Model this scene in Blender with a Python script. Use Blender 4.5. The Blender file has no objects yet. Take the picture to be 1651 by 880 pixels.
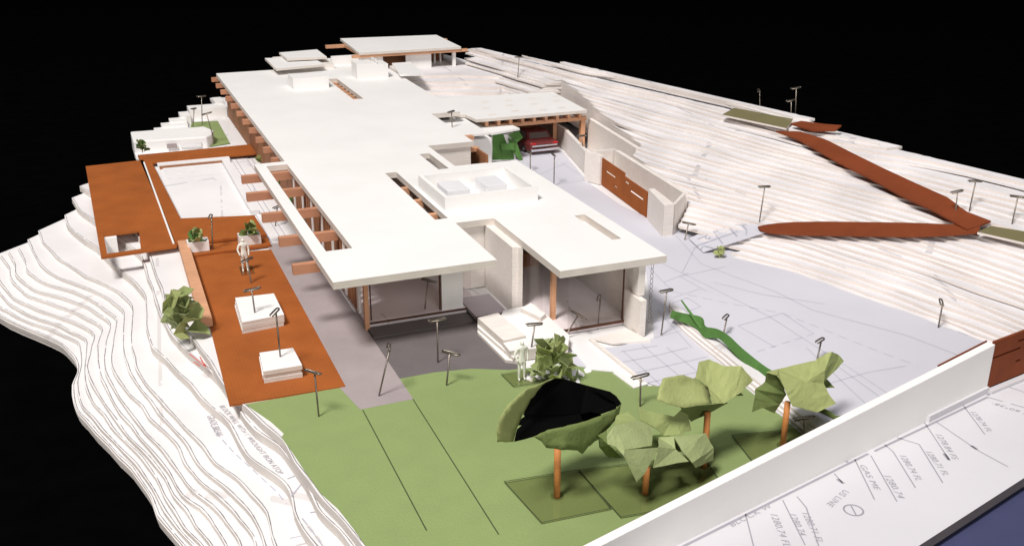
import bpy, bmesh, math, random
import numpy as np
from mathutils import Vector, Matrix

random.seed(7)
rng = np.random.default_rng(7)
S = 0.01                       # everything below is written in centimetres of the real table-top model
scene = bpy.context.scene
COL = scene.collection

# ------------------------------------------------------------------ camera
CX, CY = 825.5, 440.0
VY, VX = np.array((90., -212.)), np.array((5155., -185.))
_a, _b = VY - (CX, CY), VX - (CX, CY)
FL = math.sqrt(-(_a @ _b))
_y = np.array([_a[0], -_a[1], -FL]); _y /= np.linalg.norm(_y)
_x = np.array([_b[0], -_b[1], -FL]); _x /= np.linalg.norm(_x)
ROT = np.stack([_x, _y, np.cross(_x, _y)])
CAM = np.array([0., 0., 20.])

def at(px, py, z):
    """photo pixel -> the point of the model that lies there at height z (cm)"""
    d = ROT @ np.array([px - CX, -(py - CY), -FL])
    return CAM + (z - CAM[2]) / d[2] * d

def aty(px, py, y):
    d = ROT @ np.array([px - CX, -(py - CY), -FL])
    return CAM + (y - CAM[1]) / d[1] * d

cam_d = bpy.data.cameras.new('camera')
cam_d.sensor_width = 36.0
cam_d.lens = FL / 1651.0 * 36.0
cam_d.clip_start = 0.01
cam_d.clip_end = 50.0
cam = bpy.data.objects.new('camera', cam_d)
COL.objects.link(cam)
_m = Matrix.Identity(4)
for i in range(3):
    for j in range(3):
        _m[i][j] = float(ROT[i][j])
    _m[i][3] = float(CAM[i]) * S
cam.matrix_world = _m
scene.camera = cam

# ------------------------------------------------------------------ world, lamps, exposure
world = bpy.data.worlds.new('World')
scene.world = world
world.use_nodes = True
world.node_tree.nodes['Background'].inputs['Color'].default_value = (0, 0, 0, 1)
world.node_tree.nodes['Background'].inputs['Strength'].default_value = 0.0
scene.view_settings.view_transform = 'Standard'
scene.view_settings.look = 'None'
scene.view_settings.exposure = 0.0
scene.view_settings.gamma = 1.0
scene.render.engine = 'CYCLES'

def area(name, loc, aim, size, power, col):
    l = bpy.data.lights.new(name, 'AREA')
    l.shape = 'DISK'; l.size = size * S; l.energy = power; l.color = col
    o = bpy.data.objects.new(name, l)
    COL.objects.link(o)
    o.location = Vector(loc) * S
    o.rotation_euler = (Vector(aim) - Vector(loc)).to_track_quat('-Z', 'Y').to_euler()
    return o

area('studio_lamp_key', (-94, -34, 222), (20, 58, 0), 60, 76.0, (1.0, 0.957, 0.925))
area('fill_lamp_overhead', (20, 60, 260), (20, 60, 0), 200, 14.0, (0.97, 0.97, 1.0))  # overhead fill, added to lift the shade; no such lamp is known
area('fill_lamp_front', (14, -150, 80), (16, 50, 0), 90, 14.0, (1.0, 0.965, 0.95))  # added front fill, brightens front faces and rooms

# ------------------------------------------------------------------ materials
def node_mat(name, base, rough=0.75, noise=0.06, scale=60, bump=0.0, metal=0.0, spec=0.3, tint=None, fine=None):
    m = bpy.data.materials.new(name); m.use_nodes = True
    nt = m.node_tree; n = nt.nodes; p = n['Principled BSDF']
    p.inputs['Roughness'].default_value = rough
    p.inputs['Metallic'].default_value = metal
    p.inputs['Specular IOR Level'].default_value = spec
    tc = n.new('ShaderNodeTexCoord')
    nz = n.new('ShaderNodeTexNoise'); nz.inputs['Scale'].default_value = scale; nz.inputs['Detail'].default_value = 6
    nt.links.new(tc.outputs['Object'], nz.inputs['Vector'])
    rp = n.new('ShaderNodeValToRGB')
    lo = [max(0, c * (1 - noise)) for c in base]; hi = [min(1, c * (1 + noise)) for c in base]
    if tint: lo = [l * t for l, t in zip(lo, tint)]
    rp.color_ramp.elements[0].position = 0.35; rp.color_ramp.elements[1].position = 0.65
    rp.color_ramp.elements[0].color = (*lo, 1); rp.color_ramp.elements[1].color = (*hi, 1)
    nt.links.new(nz.outputs['Fac'], rp.inputs['Fac'])
    out = rp.outputs['Color']
    if fine:
        out = fine(nt, tc, out)
    nt.links.new(out, p.inputs['Base Color'])
    if bump:
        nb = n.new('ShaderNodeTexNoise'); nb.inputs['Scale'].default_value = scale * 12; nb.inputs['Detail'].default_value = 4
        nt.links.new(tc.outputs['Object'], nb.inputs['Vector'])
        bp = n.new('ShaderNodeBump'); bp.inputs['Strength'].default_value = bump; bp.inputs['Distance'].default_value = 0.0006
        nt.links.new(nb.outputs['Fac'], bp.inputs['Height'])
        nt.links.new(bp.outputs['Normal'], p.inputs['Normal'])
    return m

def mix(nt, fac, a, b, mode='MULTIPLY'):
    x = nt.nodes.new('ShaderNodeMix'); x.data_type = 'RGBA'; x.blend_type = mode
    if isinstance(fac, float): x.inputs['Factor'].default_value = fac
    else: nt.links.new(fac, x.inputs['Factor'])
    for s, v in (('A', a), ('B', b)):
        if isinstance(v, tuple): x.inputs[s].default_value = (*v, 1)
        else: nt.links.new(v, x.inputs[s])
    return x.outputs['Result']

def fine_print(lines_scale=140, strength=0.6, colr=(0.45, 0.45, 0.5)):
    """faint broken linework and specks, as on a printed survey drawing"""
    def f(nt, tc, out):
        n = nt.nodes
        vo = n.new('ShaderNodeTexVoronoi'); vo.voronoi_dimensions = '2D'; vo.feature = 'DISTANCE_TO_EDGE'; vo.inputs['Scale'].default_value = lines_scale * 0.16
        mp = n.new('ShaderNodeMapping'); mp.inputs['Scale'].default_value = (1, 0.35, 1)
        nt.links.new(tc.outputs['Object'], mp.inputs['Vector'])
        nt.links.new(mp.outputs['Vector'], vo.inputs['Vector'])
        lt = n.new('ShaderNodeMath'); lt.operation = 'LESS_THAN'; lt.inputs[1].default_value = 0.012
        nt.links.new(vo.outputs['Distance'], lt.inputs[0])
        nz = n.new('ShaderNodeTexNoise'); nz.inputs['Scale'].default_value = lines_scale * 0.5; nz.inputs['Detail'].default_value = 2
        nt.links.new(tc.outputs['Object'], nz.inputs['Vector'])
        gt = n.new('ShaderNodeMath'); gt.operation = 'GREATER_THAN'; gt.inputs[1].default_value = 0.5
        nt.links.new(nz.outputs['Fac'], gt.inputs[0])
        mu = n.new('ShaderNodeMath'); mu.operation = 'MULTIPLY'
        nt.links.new(lt.outputs[0], mu.inputs[0]); nt.links.new(gt.outputs[0], mu.inputs[1])
        sp = n.new('ShaderNodeTexNoise'); sp.inputs['Scale'].default_value = lines_scale * 3.2; sp.inputs['Detail'].default_value = 5
        sp.inputs['Roughness'].default_value = 0.8
        nt.links.new(tc.outputs['Object'], sp.inputs['Vector'])
        g2 = n.new('ShaderNodeMapRange'); g2.inputs['From Min'].default_value = 0.64; g2.inputs['From Max'].default_value = 0.72
        nt.links.new(sp.outputs['Fac'], g2.inputs['Value'])
        mx = n.new('ShaderNodeMath'); mx.operation = 'MAXIMUM'
        nt.links.new(mu.outputs[0], mx.inputs[0]); nt.links.new(g2.outputs[0], mx.inputs[1])
        sc = n.new('ShaderNodeMath'); sc.operation = 'MULTIPLY'; sc.inputs[1].default_value = strength
        nt.links.new(mx.outputs[0], sc.inputs[0])
        return mix(nt, sc.outputs[0], out, colr, 'MIX')
    return f

def fine_weave(scale, depth):
    """the fine ruled grain of laser-printed brown card"""
    def f(nt, tc, out):
        n = nt.nodes
        w1 = n.new('ShaderNodeTexWave'); w1.bands_direction = 'X'; w1.inputs['Scale'].default_value = scale
        w2 = n.new('ShaderNodeTexWave'); w2.bands_direction = 'Y'; w2.inputs['Scale'].default_value = scale
        for w in (w1, w2):
            w.inputs['Distortion'].default_value = 0.6; w.inputs['Detail'].default_value = 2
            nt.links.new(tc.outputs['Object'], w.inputs['Vector'])
        m1 = n.new('ShaderNodeMath'); m1.operation = 'MULTIPLY'
        nt.links.new(w1.outputs['Fac'], m1.inputs[0]); nt.links.new(w2.outputs['Fac'], m1.inputs[1])
        mr = n.new('ShaderNodeMapRange'); mr.inputs['To Min'].default_value = 1 - depth; mr.inputs['To Max'].default_value = 1.0 + depth * 0.4
        nt.links.new(m1.outputs[0], mr.inputs['Value'])
        cb = n.new('ShaderNodeCombineColor')
        for k in range(3): nt.links.new(mr.outputs[0], cb.inputs[k])
        return mix(nt, 1.0, out, cb.outputs[0], 'MULTIPLY')
    return f

def fine_laminate(scale, depth, axis='Z'):
    """thin horizontal laminations on a cut board edge"""
    def f(nt, tc, out):
        n = nt.nodes
        w = n.new('ShaderNodeTexWave'); w.bands_direction = axis; w.inputs['Scale'].default_value = scale
        w.inputs['Distortion'].default_value = 1.2; w.inputs['Detail'].default_value = 3; w.inputs['Detail Scale'].default_value = 0.4
        nt.links.new(tc.outputs['Object'], w.inputs['Vector'])
        mr = n.new('ShaderNodeMapRange'); mr.inputs['To Min'].default_value = 1 - depth; mr.inputs['To Max'].default_value = 1.0
        nt.links.new(w.outputs['Fac'], mr.inputs['Value'])
        cb = n.new('ShaderNodeCombineColor')
        for k in range(3): nt.links.new(mr.outputs[0], cb.inputs[k])
        return mix(nt, 1.0, out, cb.outputs[0], 'MULTIPLY')
    return f

def fine_wood(scale=50, depth=0.25):
    def f(nt, tc, out):
        n = nt.nodes
        nz = n.new('ShaderNodeTexNoise'); nz.inputs['Scale'].default_value = scale * 6; nz.inputs['Detail'].default_value = 6
        mp = n.new('ShaderNodeMapping'); mp.inputs['Scale'].default_value = (0.5, 1, 4)
        nt.links.new(tc.outputs['Object'], mp.inputs['Vector']); nt.links.new(mp.outputs['Vector'], nz.inputs['Vector'])
        mr = n.new('ShaderNodeMapRange'); mr.inputs['To Min'].default_value = 1 - depth; mr.inputs['To Max'].default_value = 1 + depth
        nt.links.new(nz.outputs['Fac'], mr.inputs['Value'])
        cb = n.new('ShaderNodeCombineColor')
        for k in range(3): nt.links.new(mr.outputs[0], cb.inputs[k])
        return mix(nt, 1.0, out, cb.outputs[0], 'MULTIPLY')
    return f

def clear_mat(name, tint, refl=0.12, rough=0.03):
    m = bpy.data.materials.new(name); m.use_nodes = True
    nt = m.node_tree; n = nt.nodes
    for x in list(n):
        if x.type != 'OUTPUT_MATERIAL': n.remove(x)
    tr = n.new('ShaderNodeBsdfTransparent'); tr.inputs['Color'].default_value = (*tint, 1)
    gl = n.new('ShaderNodeBsdfGlossy'); gl.inputs['Roughness'].default_value = rough
    lw = n.new('ShaderNodeLayerWeight'); lw.inputs['Blend'].default_value = 0.5
    pw = n.new('ShaderNodeMath'); pw.operation = 'POWER'; pw.inputs[1].default_value = 4.0
    nt.links.new(lw.outputs['Facing'], pw.inputs[0])
    ma = n.new('ShaderNodeMath'); ma.operation = 'MULTIPLY_ADD'; ma.inputs[1].default_value = refl * 2; ma.inputs[2].default_value = 0.03
    nt.links.new(pw.outputs[0], ma.inputs[0])
    tc = n.new('ShaderNodeTexCoord'); nz = n.new('ShaderNodeTexNoise'); nz.inputs['Scale'].default_value = 30
    nt.links.new(tc.outputs['Object'], nz.inputs['Vector'])
    mp = n.new('ShaderNodeMapRange'); mp.inputs['To Min'].default_value = rough; mp.inputs['To Max'].default_value = rough * 3
    nt.links.new(nz.outputs['Fac'], mp.inputs['Value']); nt.links.new(mp.outputs[0], gl.inputs['Roughness'])
    mx = n.new('ShaderNodeMixShader')
    nt.links.new(ma.outputs[0], mx.inputs['Fac'])
    nt.links.new(tr.outputs[0], mx.inputs[1]); nt.links.new(gl.outputs[0], mx.inputs[2])
    nt.links.new(mx.outputs[0], n['Material Output'].inputs['Surface'])
    return m

M = dict(
    board=node_mat('white_board', (0.845, 0.83, 0.81), 0.7, 0.02, 30, 0.15),
    board_edge=node_mat('board_edge', (0.72, 0.66, 0.60), 0.8, 0.05, 120, 0.2, fine=fine_laminate(260, 0.12)),
    basswood=node_mat('pale_basswood', (0.80, 0.745, 0.695), 0.7, 0.04, 40, 0.2, fine=fine_wood(40, 0.12)),
    paper=node_mat('printed_white_paper', (0.80, 0.785, 0.785), 0.8, 0.04, 18, 0.15, fine=fine_print(120, 0.45)),
    paper_plain=node_mat('plain_white_paper', (0.80, 0.785, 0.785), 0.8, 0.03, 18, 0.15),
    slope_top=node_mat('slope_paper', (0.77, 0.75, 0.745), 0.85, 0.05, 22, 0.2, fine=fine_print(90, 0.45, (0.5, 0.46, 0.45))),
    slope_edge=node_mat('slope_edge', (0.74, 0.69, 0.645), 0.85, 0.08, 40, 0.25, fine=fine_laminate(330, 0.14)),
    hill_top=node_mat('hill_paper', (0.76, 0.735, 0.745), 0.85, 0.10, 26, 0.2, fine=fine_print(100, 0.55, (0.35, 0.34, 0.38))),
    hill_edge=node_mat('hill_edge', (0.80, 0.725, 0.67), 0.85, 0.08, 30, 0.25, fine=fine_laminate(400, 0.12)),
    hill_top_pale=node_mat('hill_paper_pale', (0.79, 0.76, 0.765), 0.85, 0.08, 22, 0.2, fine=fine_print(100, 0.5, (0.35, 0.34, 0.38))),
    hill_edge_pale=node_mat('hill_edge_pale', (0.80, 0.75, 0.715), 0.85, 0.08, 30, 0.25, fine=fine_laminate(400, 0.08)),
    stain=node_mat('dark_stained_wood', (0.10, 0.042, 0.025), 0.7, 0.1, 60, 0.2),
    drive=node_mat('driveway_paper', (0.61, 0.605, 0.66), 0.75, 0.03, 14, 0.1),
    street=node_mat('street_paper', (0.61, 0.60, 0.625), 0.75, 0.03, 14, 0.1),
    lilac=node_mat('floor_paper', (0.76, 0.69, 0.70), 0.6, 0.05, 40, 0.1, fine=fine_print(160, 0.35, (0.2, 0.18, 0.2))),
    grey=node_mat('grey_card', (0.36, 0.31, 0.31), 0.85, 0.05, 60, 0.25),
    darkgrey=node_mat('dark_grey_card', (0.15, 0.133, 0.133), 0.85, 0.06, 60, 0.25),
    lawn=node_mat('green_lawn_paper', (0.25, 0.325, 0.125), 0.9, 0.02, 90, 0.35),
    leafgreen=node_mat('bright_green_paper', (0.075, 0.175, 0.04), 0.8, 0.12, 60, 0.3),
    olive=node_mat('olive_crepe_paper', (0.345, 0.385, 0.15), 0.85, 0.08, 70, 0.4),
    olive2=node_mat('green_crepe_paper', (0.28, 0.33, 0.125), 0.85, 0.10, 70, 0.4),
    deepgreen=node_mat('deep_green_paper', (0.145, 0.19, 0.058), 0.85, 0.10, 70, 0.4),
    sage=node_mat('sage_crepe_paper', (0.32, 0.37, 0.17), 0.85, 0.08, 70, 0.4),
    blackpaper=node_mat('cutout_black', (0.004, 0.004, 0.004), 1.0, 0.1, 60, 0.0, spec=0.0),  # black of the background cut-out, used for the near tree's patch
    brown=node_mat('rust_brown_card', (0.355, 0.098, 0.018), 0.8, 0.10, 50, 0.25, fine=fine_weave(230, 0.08)),
    rust=node_mat('dark_rust_card', (0.205, 0.045, 0.012), 0.8, 0.10, 60, 0.25, fine=fine_weave(210, 0.10)),
    pad=node_mat('olive_grey_card', (0.17, 0.15, 0.072), 0.85, 0.05, 60, 0.25),
    wood=node_mat('orange_basswood', (0.62, 0.33, 0.19), 0.65, 0.08, 40, 0.2, fine=fine_wood(60, 0.18)),
    trellis=node_mat('shaded_basswood', (0.50, 0.24, 0.14), 0.65, 0.08, 40, 0.2, fine=fine_wood(60, 0.18)),  # darker copy of the wood; shade on the beam fronts put into it
    trunk=node_mat('stained_dowel', (0.56, 0.22, 0.065), 0.55, 0.10, 60, 0.2, fine=fine_wood(60, 0.2)),
    slat=node_mat('brown_slat_wood', (0.30, 0.13, 0.06), 0.7, 0.12, 60, 0.2, fine=fine_wood(60, 0.2)),
    pin=node_mat('dull_steel_wire', (0.22, 0.19, 0.16), 0.38, 0.15, 200, 0.0, metal=0.85),
    contour=node_mat('contour_ink', (0.22, 0.205, 0.205), 0.8, 0.2, 60),
    ink=node_mat('grey_print_ink', (0.43, 0.43, 0.50), 0.8, 0.05, 60),
    inkdark=node_mat('dark_print_ink', (0.32, 0.31, 0.35), 0.8, 0.05, 60),
    cut=node_mat('dark_cut_line', (0.055, 0.075, 0.03), 0.9, 0.05, 60),
    red=node_mat('red_print_ink', (0.62, 0.07, 0.05), 0.7, 0.05, 60),
    figure=node_mat('white_figure_paint', (0.80, 0.80, 0.72), 0.6, 0.03, 80, 0.1),
    tile=node_mat('dotted_lilac_paper', (0.50, 0.44, 0.47), 0.6, 0.05, 60),
    clear=clear_mat('clear_acrylic', (0.92, 0.91, 0.88), 0.25, 0.02),  # slight acrylic tint, deepened to stand in for shadow under the trees
    acetate=clear_mat('clear_acetate', (0.97, 0.96, 0.955), 0.09, 0.06),
    frost=node_mat('frosted_plastic', (0.80, 0.80, 0.82), 0.4, 0.02, 30),
    bluebase=node_mat('slate_blue_board', (0.05, 0.055, 0.125), 0.8, 0.05, 60),
    cloth=node_mat('black_velvet', (0.0012, 0.0013, 0.0013), 1.0, 0.2, 60, spec=0.0),
    carpaint=node_mat('dark_maroon_enamel', (0.15, 0.03, 0.03), 0.25, 0.05, 60, spec=0.6),
    carglass=node_mat('dark_car_glass', (0.15, 0.13, 0.12), 0.12, 0.05, 60, spec=0.6),
    chrome=node_mat('toy_chrome', (0.75, 0.75, 0.78), 0.22, 0.05, 60, metal=1.0),
    tyre=node_mat('black_rubber', (0.02, 0.02, 0.02), 0.8, 0.1, 60),
    lens=node_mat('red_tail_lens', (0.55, 0.02, 0.02), 0.25, 0.05, 60),
)

# ------------------------------------------------------------------ builders
ROOT = {}

class MB:
    def __init__(self):
        self.v = []; self.f = []; self.m = []
    def add(self, vs, fs, mi=0):
        b = len(self.v)
        self.v += [tuple(float(c) for c in p) for p in vs]
        self.f += [tuple(b + i for i in f) for f in fs]
        self.m += [mi] * len(fs)
        return self
    def box(self, x0, x1, y0, y1, z0, z1, mi=0):
        vs = [(x, y, z) for z in (z0, z1) for y in (y0, y1) for x in (x0, x1)]
        return self.add(vs, [(0, 2, 3, 1), (4, 5, 7, 6), (0, 1, 5, 4), (2, 6, 7, 3), (0, 4, 6, 2), (1, 3, 7, 5)], mi)
    def prism(self, poly, z0, z1, top=0, side=0):
        """poly: xy points; z0/z1 numbers or lists"""
        p = [(float(q[0]), float(q[1])) for q in poly]
        n = len(p)
        ar = sum(p[i][0] * p[(i + 1) % n][1] - p[(i + 1) % n][0] * p[i][1] for i in range(n))
        zz0 = [z0] * n if not hasattr(z0, '__len__') else list(z0)
        zz1 = [z1] * n if not hasattr(z1, '__len__') else list(z1)
        if ar < 0: p.reverse(); zz0.reverse(); zz1.reverse()
        vs = [(x, y, z) for (x, y), z in zip(p, zz0)] + [(x, y, z) for (x, y), z in zip(p, zz1)]
        self.add(vs, [tuple(range(n, 2 * n))], top)
        b = len(self.v) - 2 * n
        self.f.append(tuple(b + i for i in reversed(range(n)))); self.m.append(side)
        for i in range(n):
            j = (i + 1) % n
            self.f.append((b + i, b + j, b + n + j, b + n + i)); self.m.append(side)
        return self
    def bar(self, a, b, w, h, up=(0, 0, 1), mi=0):
        """a square bar from a to b, width w, height h, centred on the line"""
        a = np.array(a, float); b = np.array(b, float); d = (b - a) / np.linalg.norm(b - a)
        u = np.array(up, float); s = np.cross(d, u); s /= np.linalg.norm(s); u = np.cross(s, d)
        vs = [p + s * w / 2 * i + u * h / 2 * j for p in (a, b) for i, j in ((-1, -1), (1, -1), (1, 1), (-1, 1))]
        return self.add(vs, [(3, 2, 1, 0), (4, 5, 6, 7), (0, 1, 5, 4), (1, 2, 6, 5), (2, 3, 7, 6), (3, 0, 4, 7)], mi)
    def tube(self, pts, r, n=8, mi=0, closed=False):
        pts = [np.array(p, float) for p in pts]; k = len(pts)
        rr = [r] * k if not hasattr(r, '__len__') else r
        vs = []; fs = []
        ref = np.array([0.31, 0.77, 0.55])
        for i, p in enumerate(pts):
            if closed: d = pts[(i + 1) % k] - pts[i - 1]
            else: d = pts[min(i + 1, k - 1)] - pts[max(i - 1, 0)]
            d = d / (np.linalg.norm(d) + 1e-9)
            s = np.cross(d, ref); s /= np.linalg.norm(s); u = np.cross(s, d)
            vs += [p + rr[i] * (math.cos(t) * s + math.sin(t) * u) for t in [2 * math.pi * q / n for q in range(n)]]
        for i in range(k if closed else k - 1):
            j = (i + 1) % k
            fs += [(i * n + q, i * n + (q + 1) % n, j * n + (q + 1) % n, j * n + q) for q in range(n)]
        if not closed:
            fs += [tuple(reversed(range(n))), tuple((k - 1) * n + q for q in range(n))]
        return self.add(vs, fs, mi)
    def strip(self, pts, w, z=0.0):
        """flat printed line through xyz points, width w"""
        pts = [np.array(p, float) for p in pts]
        for a, b in zip(pts[:-1], pts[1:]):
            d = b - a; L = np.linalg.norm(d)
            if L < 1e-6: continue
            s = np.cross(d / L, (0, 0, 1)); s *= w / 2 / max(np.linalg.norm(s), 1e-6)
            o = np.array((0, 0, z))
            self.add([a - s + o, a + s + o, b + s + o, b - s + o], [(0, 1, 2, 3)])
        return self

def root_of(o):
    return ROOT.get(o.name, np.zeros(3))

def obj(name, mb, mats, parent=None, label=None, bevel=0.0, smooth=False, kind=None):
    r = root_of(parent) if parent is not None else np.zeros(3)
    me = bpy.data.meshes.new(name)
    v = [((x - r[0]) * S, (y - r[1]) * S, (z - r[2]) * S) for x, y, z in mb.v]
    me.from_pydata(v, [], mb.f)
    if not isinstance(mats, (list, tuple)): mats = [mats]
    for m in mats: me.materials.append(M[m])
    for p, i in zip(me.polygons, mb.m): p.material_index = min(i, len(mats) - 1)
    if smooth:
        for p in me.polygons: p.use_smooth = True
    me.update()
    o = bpy.data.objects.new(name, me); COL.objects.link(o)
    if parent is not None:
        o.parent = parent; ROOT[o.name] = r
    if label: o['label'] = label
    if kind: o['kind'] = kind
    if bevel:
        b = o.modifiers.new('edge', 'BEVEL'); b.width = bevel * S; b.segments = 2; b.limit_method = 'ANGLE'
    return o

def thing(name, label, cat, loc=(0, 0, 0), group=None):
    o = bpy.data.objects.new(name, None); COL.objects.link(o)
    o.empty_display_size = 0.01
    o.location = Vector([float(c) for c in loc]) * S
    o['label'] = label; o['category'] = cat
    if group: o['group'] = group
    ROOT[o.name] = np.array(loc, float)
    return o

def solo(name, mb, mats, label, cat, group=None, **kw):
    """a thing that is one mesh: its origin is put at its own base"""
    a = np.array(mb.v); base = np.array([a[:, 0].mean(), a[:, 1].mean(), a[:, 2].min()])
    mb.v = [tuple(np.array(p) - base) for p in mb.v]
    o = obj(name, mb, mats, **kw)
    o.location = Vector(base) * S
    o['label'] = label; o['category'] = cat
    if group: o['group'] = group
    return o

def setting(name, loc=(0, 0, 0)):
    o = bpy.data.objects.new(name, None); COL.objects.link(o)
    o.empty_display_size = 0.01
    o.location = Vector(loc) * S; o['kind'] = 'structure'; ROOT[o.name] = np.array(loc, float)
    return o

def text(parent, s, a, b, z, mat='ink', height=None):
    """flat lettering lying on a sheet, running from photo pixel a to b at height z"""
    A, B = at(*a, z), at(*b, z)
    cu = bpy.data.curves.new('lettering', 'FONT'); cu.body = s; cu.size = 1.0
    cu.shear = 0.2; cu.space_character = 1.08
    cu.materials.append(M[mat])
    o = bpy.data.objects.new('lettering', cu); COL.objects.link(o)
    bpy.context.view_layer.update()
    L = np.linalg.norm(B - A) * S
    k = L / max(o.dimensions.x, 1e-6)
    h = k if height is None else height * S
    o.scale = (k, h, 1)
    ang = math.atan2(B[1] - A[1], B[0] - A[0])
    o.rotation_euler = (0, 0, ang)
    r = root_of(parent)
    o.parent = parent
    o.location = Vector((A[0] - r[0], A[1] - r[1], z - r[2])) * S
    return o

def resample(pts, n):
    p = np.array(pts, float); d = np.r_[0, np.cumsum(np.linalg.norm(np.diff(p, axis=0), axis=1))]
    t = np.linspace(0, d[-1], n)
    return np.stack([np.interp(t, d, p[:, k]) for k in range(p.shape[1])], 1)

def smooth_line(pts, n, it=3):
    p = resample(pts, n)
    for _ in range(it):
        q = p.copy(); q[1:-1] = (p[:-2] + 2 * p[1:-1] + p[2:]) / 4; p = q
    return p

# ================================================================== THE SETTING
# black table the model stands on
t = MB().box(-400, 500, -60, 700, -4.2, -3.4)
o = obj('tabletop', t, 'cloth'); o['kind'] = 'structure'

# ---------------------------------------------------------------- left slope of stacked contour boards
terrain = setting('terrain')
K = [
 [(-60,430),(-40,490),(0,509),(50,532),(99,553),(118,572),(126,590),(118,618),(117,640),(131,667),(164,703),(207,749),(240,793),(256,825),(278,858),(300,885),(340,935)],
 [(-30,420),(-10,460),(0,474),(16,494),(66,514),(109,530),(140,547),(134,575),(134,600),(137,624),(150,651),(185,695),(224,733),(256,776),(273,814),(295,847),(322,880),(360,930)],
 [(0,413),(14,430),(20,453),(36,471),(66,484),(115,501),(143,514),(165,530),(158,550),(153,575),(158,600),(180,645),(202,678),(240,722),(273,760),(284,782),(305,809),(338,836),(355,864),(370,900),(395,935)],
 [(29,400),(38,418),(43,438),(63,453),(82,461),(115,469),(155,487),(186,512),(182,540),(177,570),(177,591),(188,613),(218,645),(245,678),(284,716),(294,749),(316,776),(349,798),(382,826),(404,858),(412,885),(425,930)],
 [(62,372),(66,389),(82,405),(96,420),(115,431),(161,455),(196,470),(212,490),(210,520),(212,550),(215,590),(235,620),(262,650),(295,690),(322,715),(345,745),(380,770),(400,790),(425,820),(437,850),(445,885),(460,930)],
 [(102,347),(107,362),(124,377),(150,395),(185,428),(214,451),(235,480),(234,525),(245,558),(273,585),(305,618),(338,655),(358,670),(378,700),(399,735),(428,756),(458,776),(470,797),(476,827),(488,856),(505,880),(535,930)],
 [(115,319),(122,335),(145,350),(190,380),(225,410),(245,460),(256,509),(273,536),(300,564),(327,585),(349,607),(374,640),(392,673),(421,700),(447,716),(468,745),(482,768),(494,785),(517,827),(547,856),(564,877),(600,930)],
 [(128,300),(150,312),(200,345),(236,400),(262,470),(270,505),(290,530),(320,553),(340,585),(355,610),(385,648),(434,690),(456,712),(470,735),(494,770),(517,802),(544,826),(561,847),(576,867),(590,888),(625,935)],
]
ZK = [-2.8, -2.4, -2.0, -1.6, -1.2, -0.8, -0.4, -0.03]
NK = 150
inner = None
edges = []
for pts, z in zip(K, ZK):
    w = np.array([at(x, y, z)[:2] for x, y in pts])
    e = smooth_line(w, NK, 4)
    e += np.stack([np.interp(np.arange(NK), np.arange(0, NK, 5), rng.normal(0, 0.045, 30)) for _ in range(2)], 1)
    edges.append(e)
# the filling under deck and house: every board runs in to a line well inside the model
inner = resample(np.array([(4.6, 79.2), (4.6, 70), (5.2, 58), (6.6, 46), (7.2, 40), (8.0, 30), (9.5, 20)]), NK)
low = [(edges[0] + (-0.02, -0.03), -3.02), (edges[0] + (0.04, 0.03), -3.22)]
boards = [(low[1][0], -3.05, 0.34), (low[0][0], -2.92, 0.12)] + [(e, z, 0.385) for e, z in zip(edges, ZK)]
for q in (0, 1, 2, 3):
    t_ = 0.48 + 0.1 * np.interp(np.arange(NK), np.arange(0, NK, 15), rng.normal(0, 1, 10))[:, None]
    boards.append((edges[q] * (1 - t_) + edges[q + 1] * t_, ZK[q] + 0.2, 0.195))
for e, z, th in boards:
    mb = MB()
    n = NK
    vs = [(*p, z) for p in e] + [(*p, z) for p in inner] + [(*p, z - th) for p in e] + [(*p, z - th) for p in inner]
    top = [(i, n + i, n + i + 1, i + 1) for i in range(n - 1)]
    side = [(i + 1, 2 * n + i + 1, 2 * n + i, i) for i in range(n - 1)]
    bot = [(2 * n + i + 1, 3 * n + i + 1, 3 * n + i, 2 * n + i) for i in range(n - 1)]
    mb.add(vs, top, 0); mb.f += side + bot; mb.m += [1] * len(side + bot)
    mb.f += [(0, 2 * n, 3 * n, n), (2 * n - 1, 4 * n - 1, 3 * n - 1, n - 1)]; mb.m += [1, 1]
    bd = obj('contour_board', mb, ['slope_top', 'slope_edge'], terrain)
    if z > -2.9:
        ln = MB(); tg = np.gradient(e, axis=0); nr = np.stack([-tg[:, 1], tg[:, 0]], 1); nr /= np.linalg.norm(nr, axis=1)[:, None]
        off = e + nr * (0.07 + 0.02 * np.sin(np.arange(n) * 0.4))[:, None]
        for i0 in range(0, n - 1):
            if rng.random() < 0.985: ln.strip([(*off[i0], z), (*off[i0 + 1], z)], 0.022 + 0.02 * rng.random(), 0.006)
        obj('contour_line', ln, 'contour', bd, kind='stuff')
# core block beneath the house that everything is glued to
mb = MB().prism([(4.6, 20), (60, 20), (60, 40), (34, 100), (4.6, 100)], -3.35, -0.32)
# the pencil lines and lettering printed on the slope
lines = MB()
for k, z in ((7, ZK[7]), (5, ZK[5])):
    e = edges[k]
ink = MB()
for pl, z in (([(340,540),(372,575),(400,600),(424,628),(447,655),(462,683)], ZK[5]),):
    pass
def dashes(mb, pts, z, w, dash=0.45, gap=0.25, lift=0.008):
    p = [at(x, y, z) for x, y in pts]
    tot = 0; p = resample(p, 400); d = np.r_[0, np.cumsum(np.linalg.norm(np.diff(p, axis=0), axis=1))]
    s = 0.0
    while s < d[-1]:
        e_ = min(s + dash, d[-1])
        seg = [[np.interp(q, d, p[:, k]) for k in range(3)] for q in np.linspace(s, e_, 3)]
        mb.strip(seg, w, lift); s += dash + gap
    return mb
def polyline(mb, pts, z, w, lift=0.008):
    return mb.strip([at(x, y, z) for x, y in pts], w, lift)
mb_l = MB()
dashes(mb_l, [(340,685),(356,706),(378,730),(402,752),(424,772),(446,792),(462,812)], ZK[4], 0.05)
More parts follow.
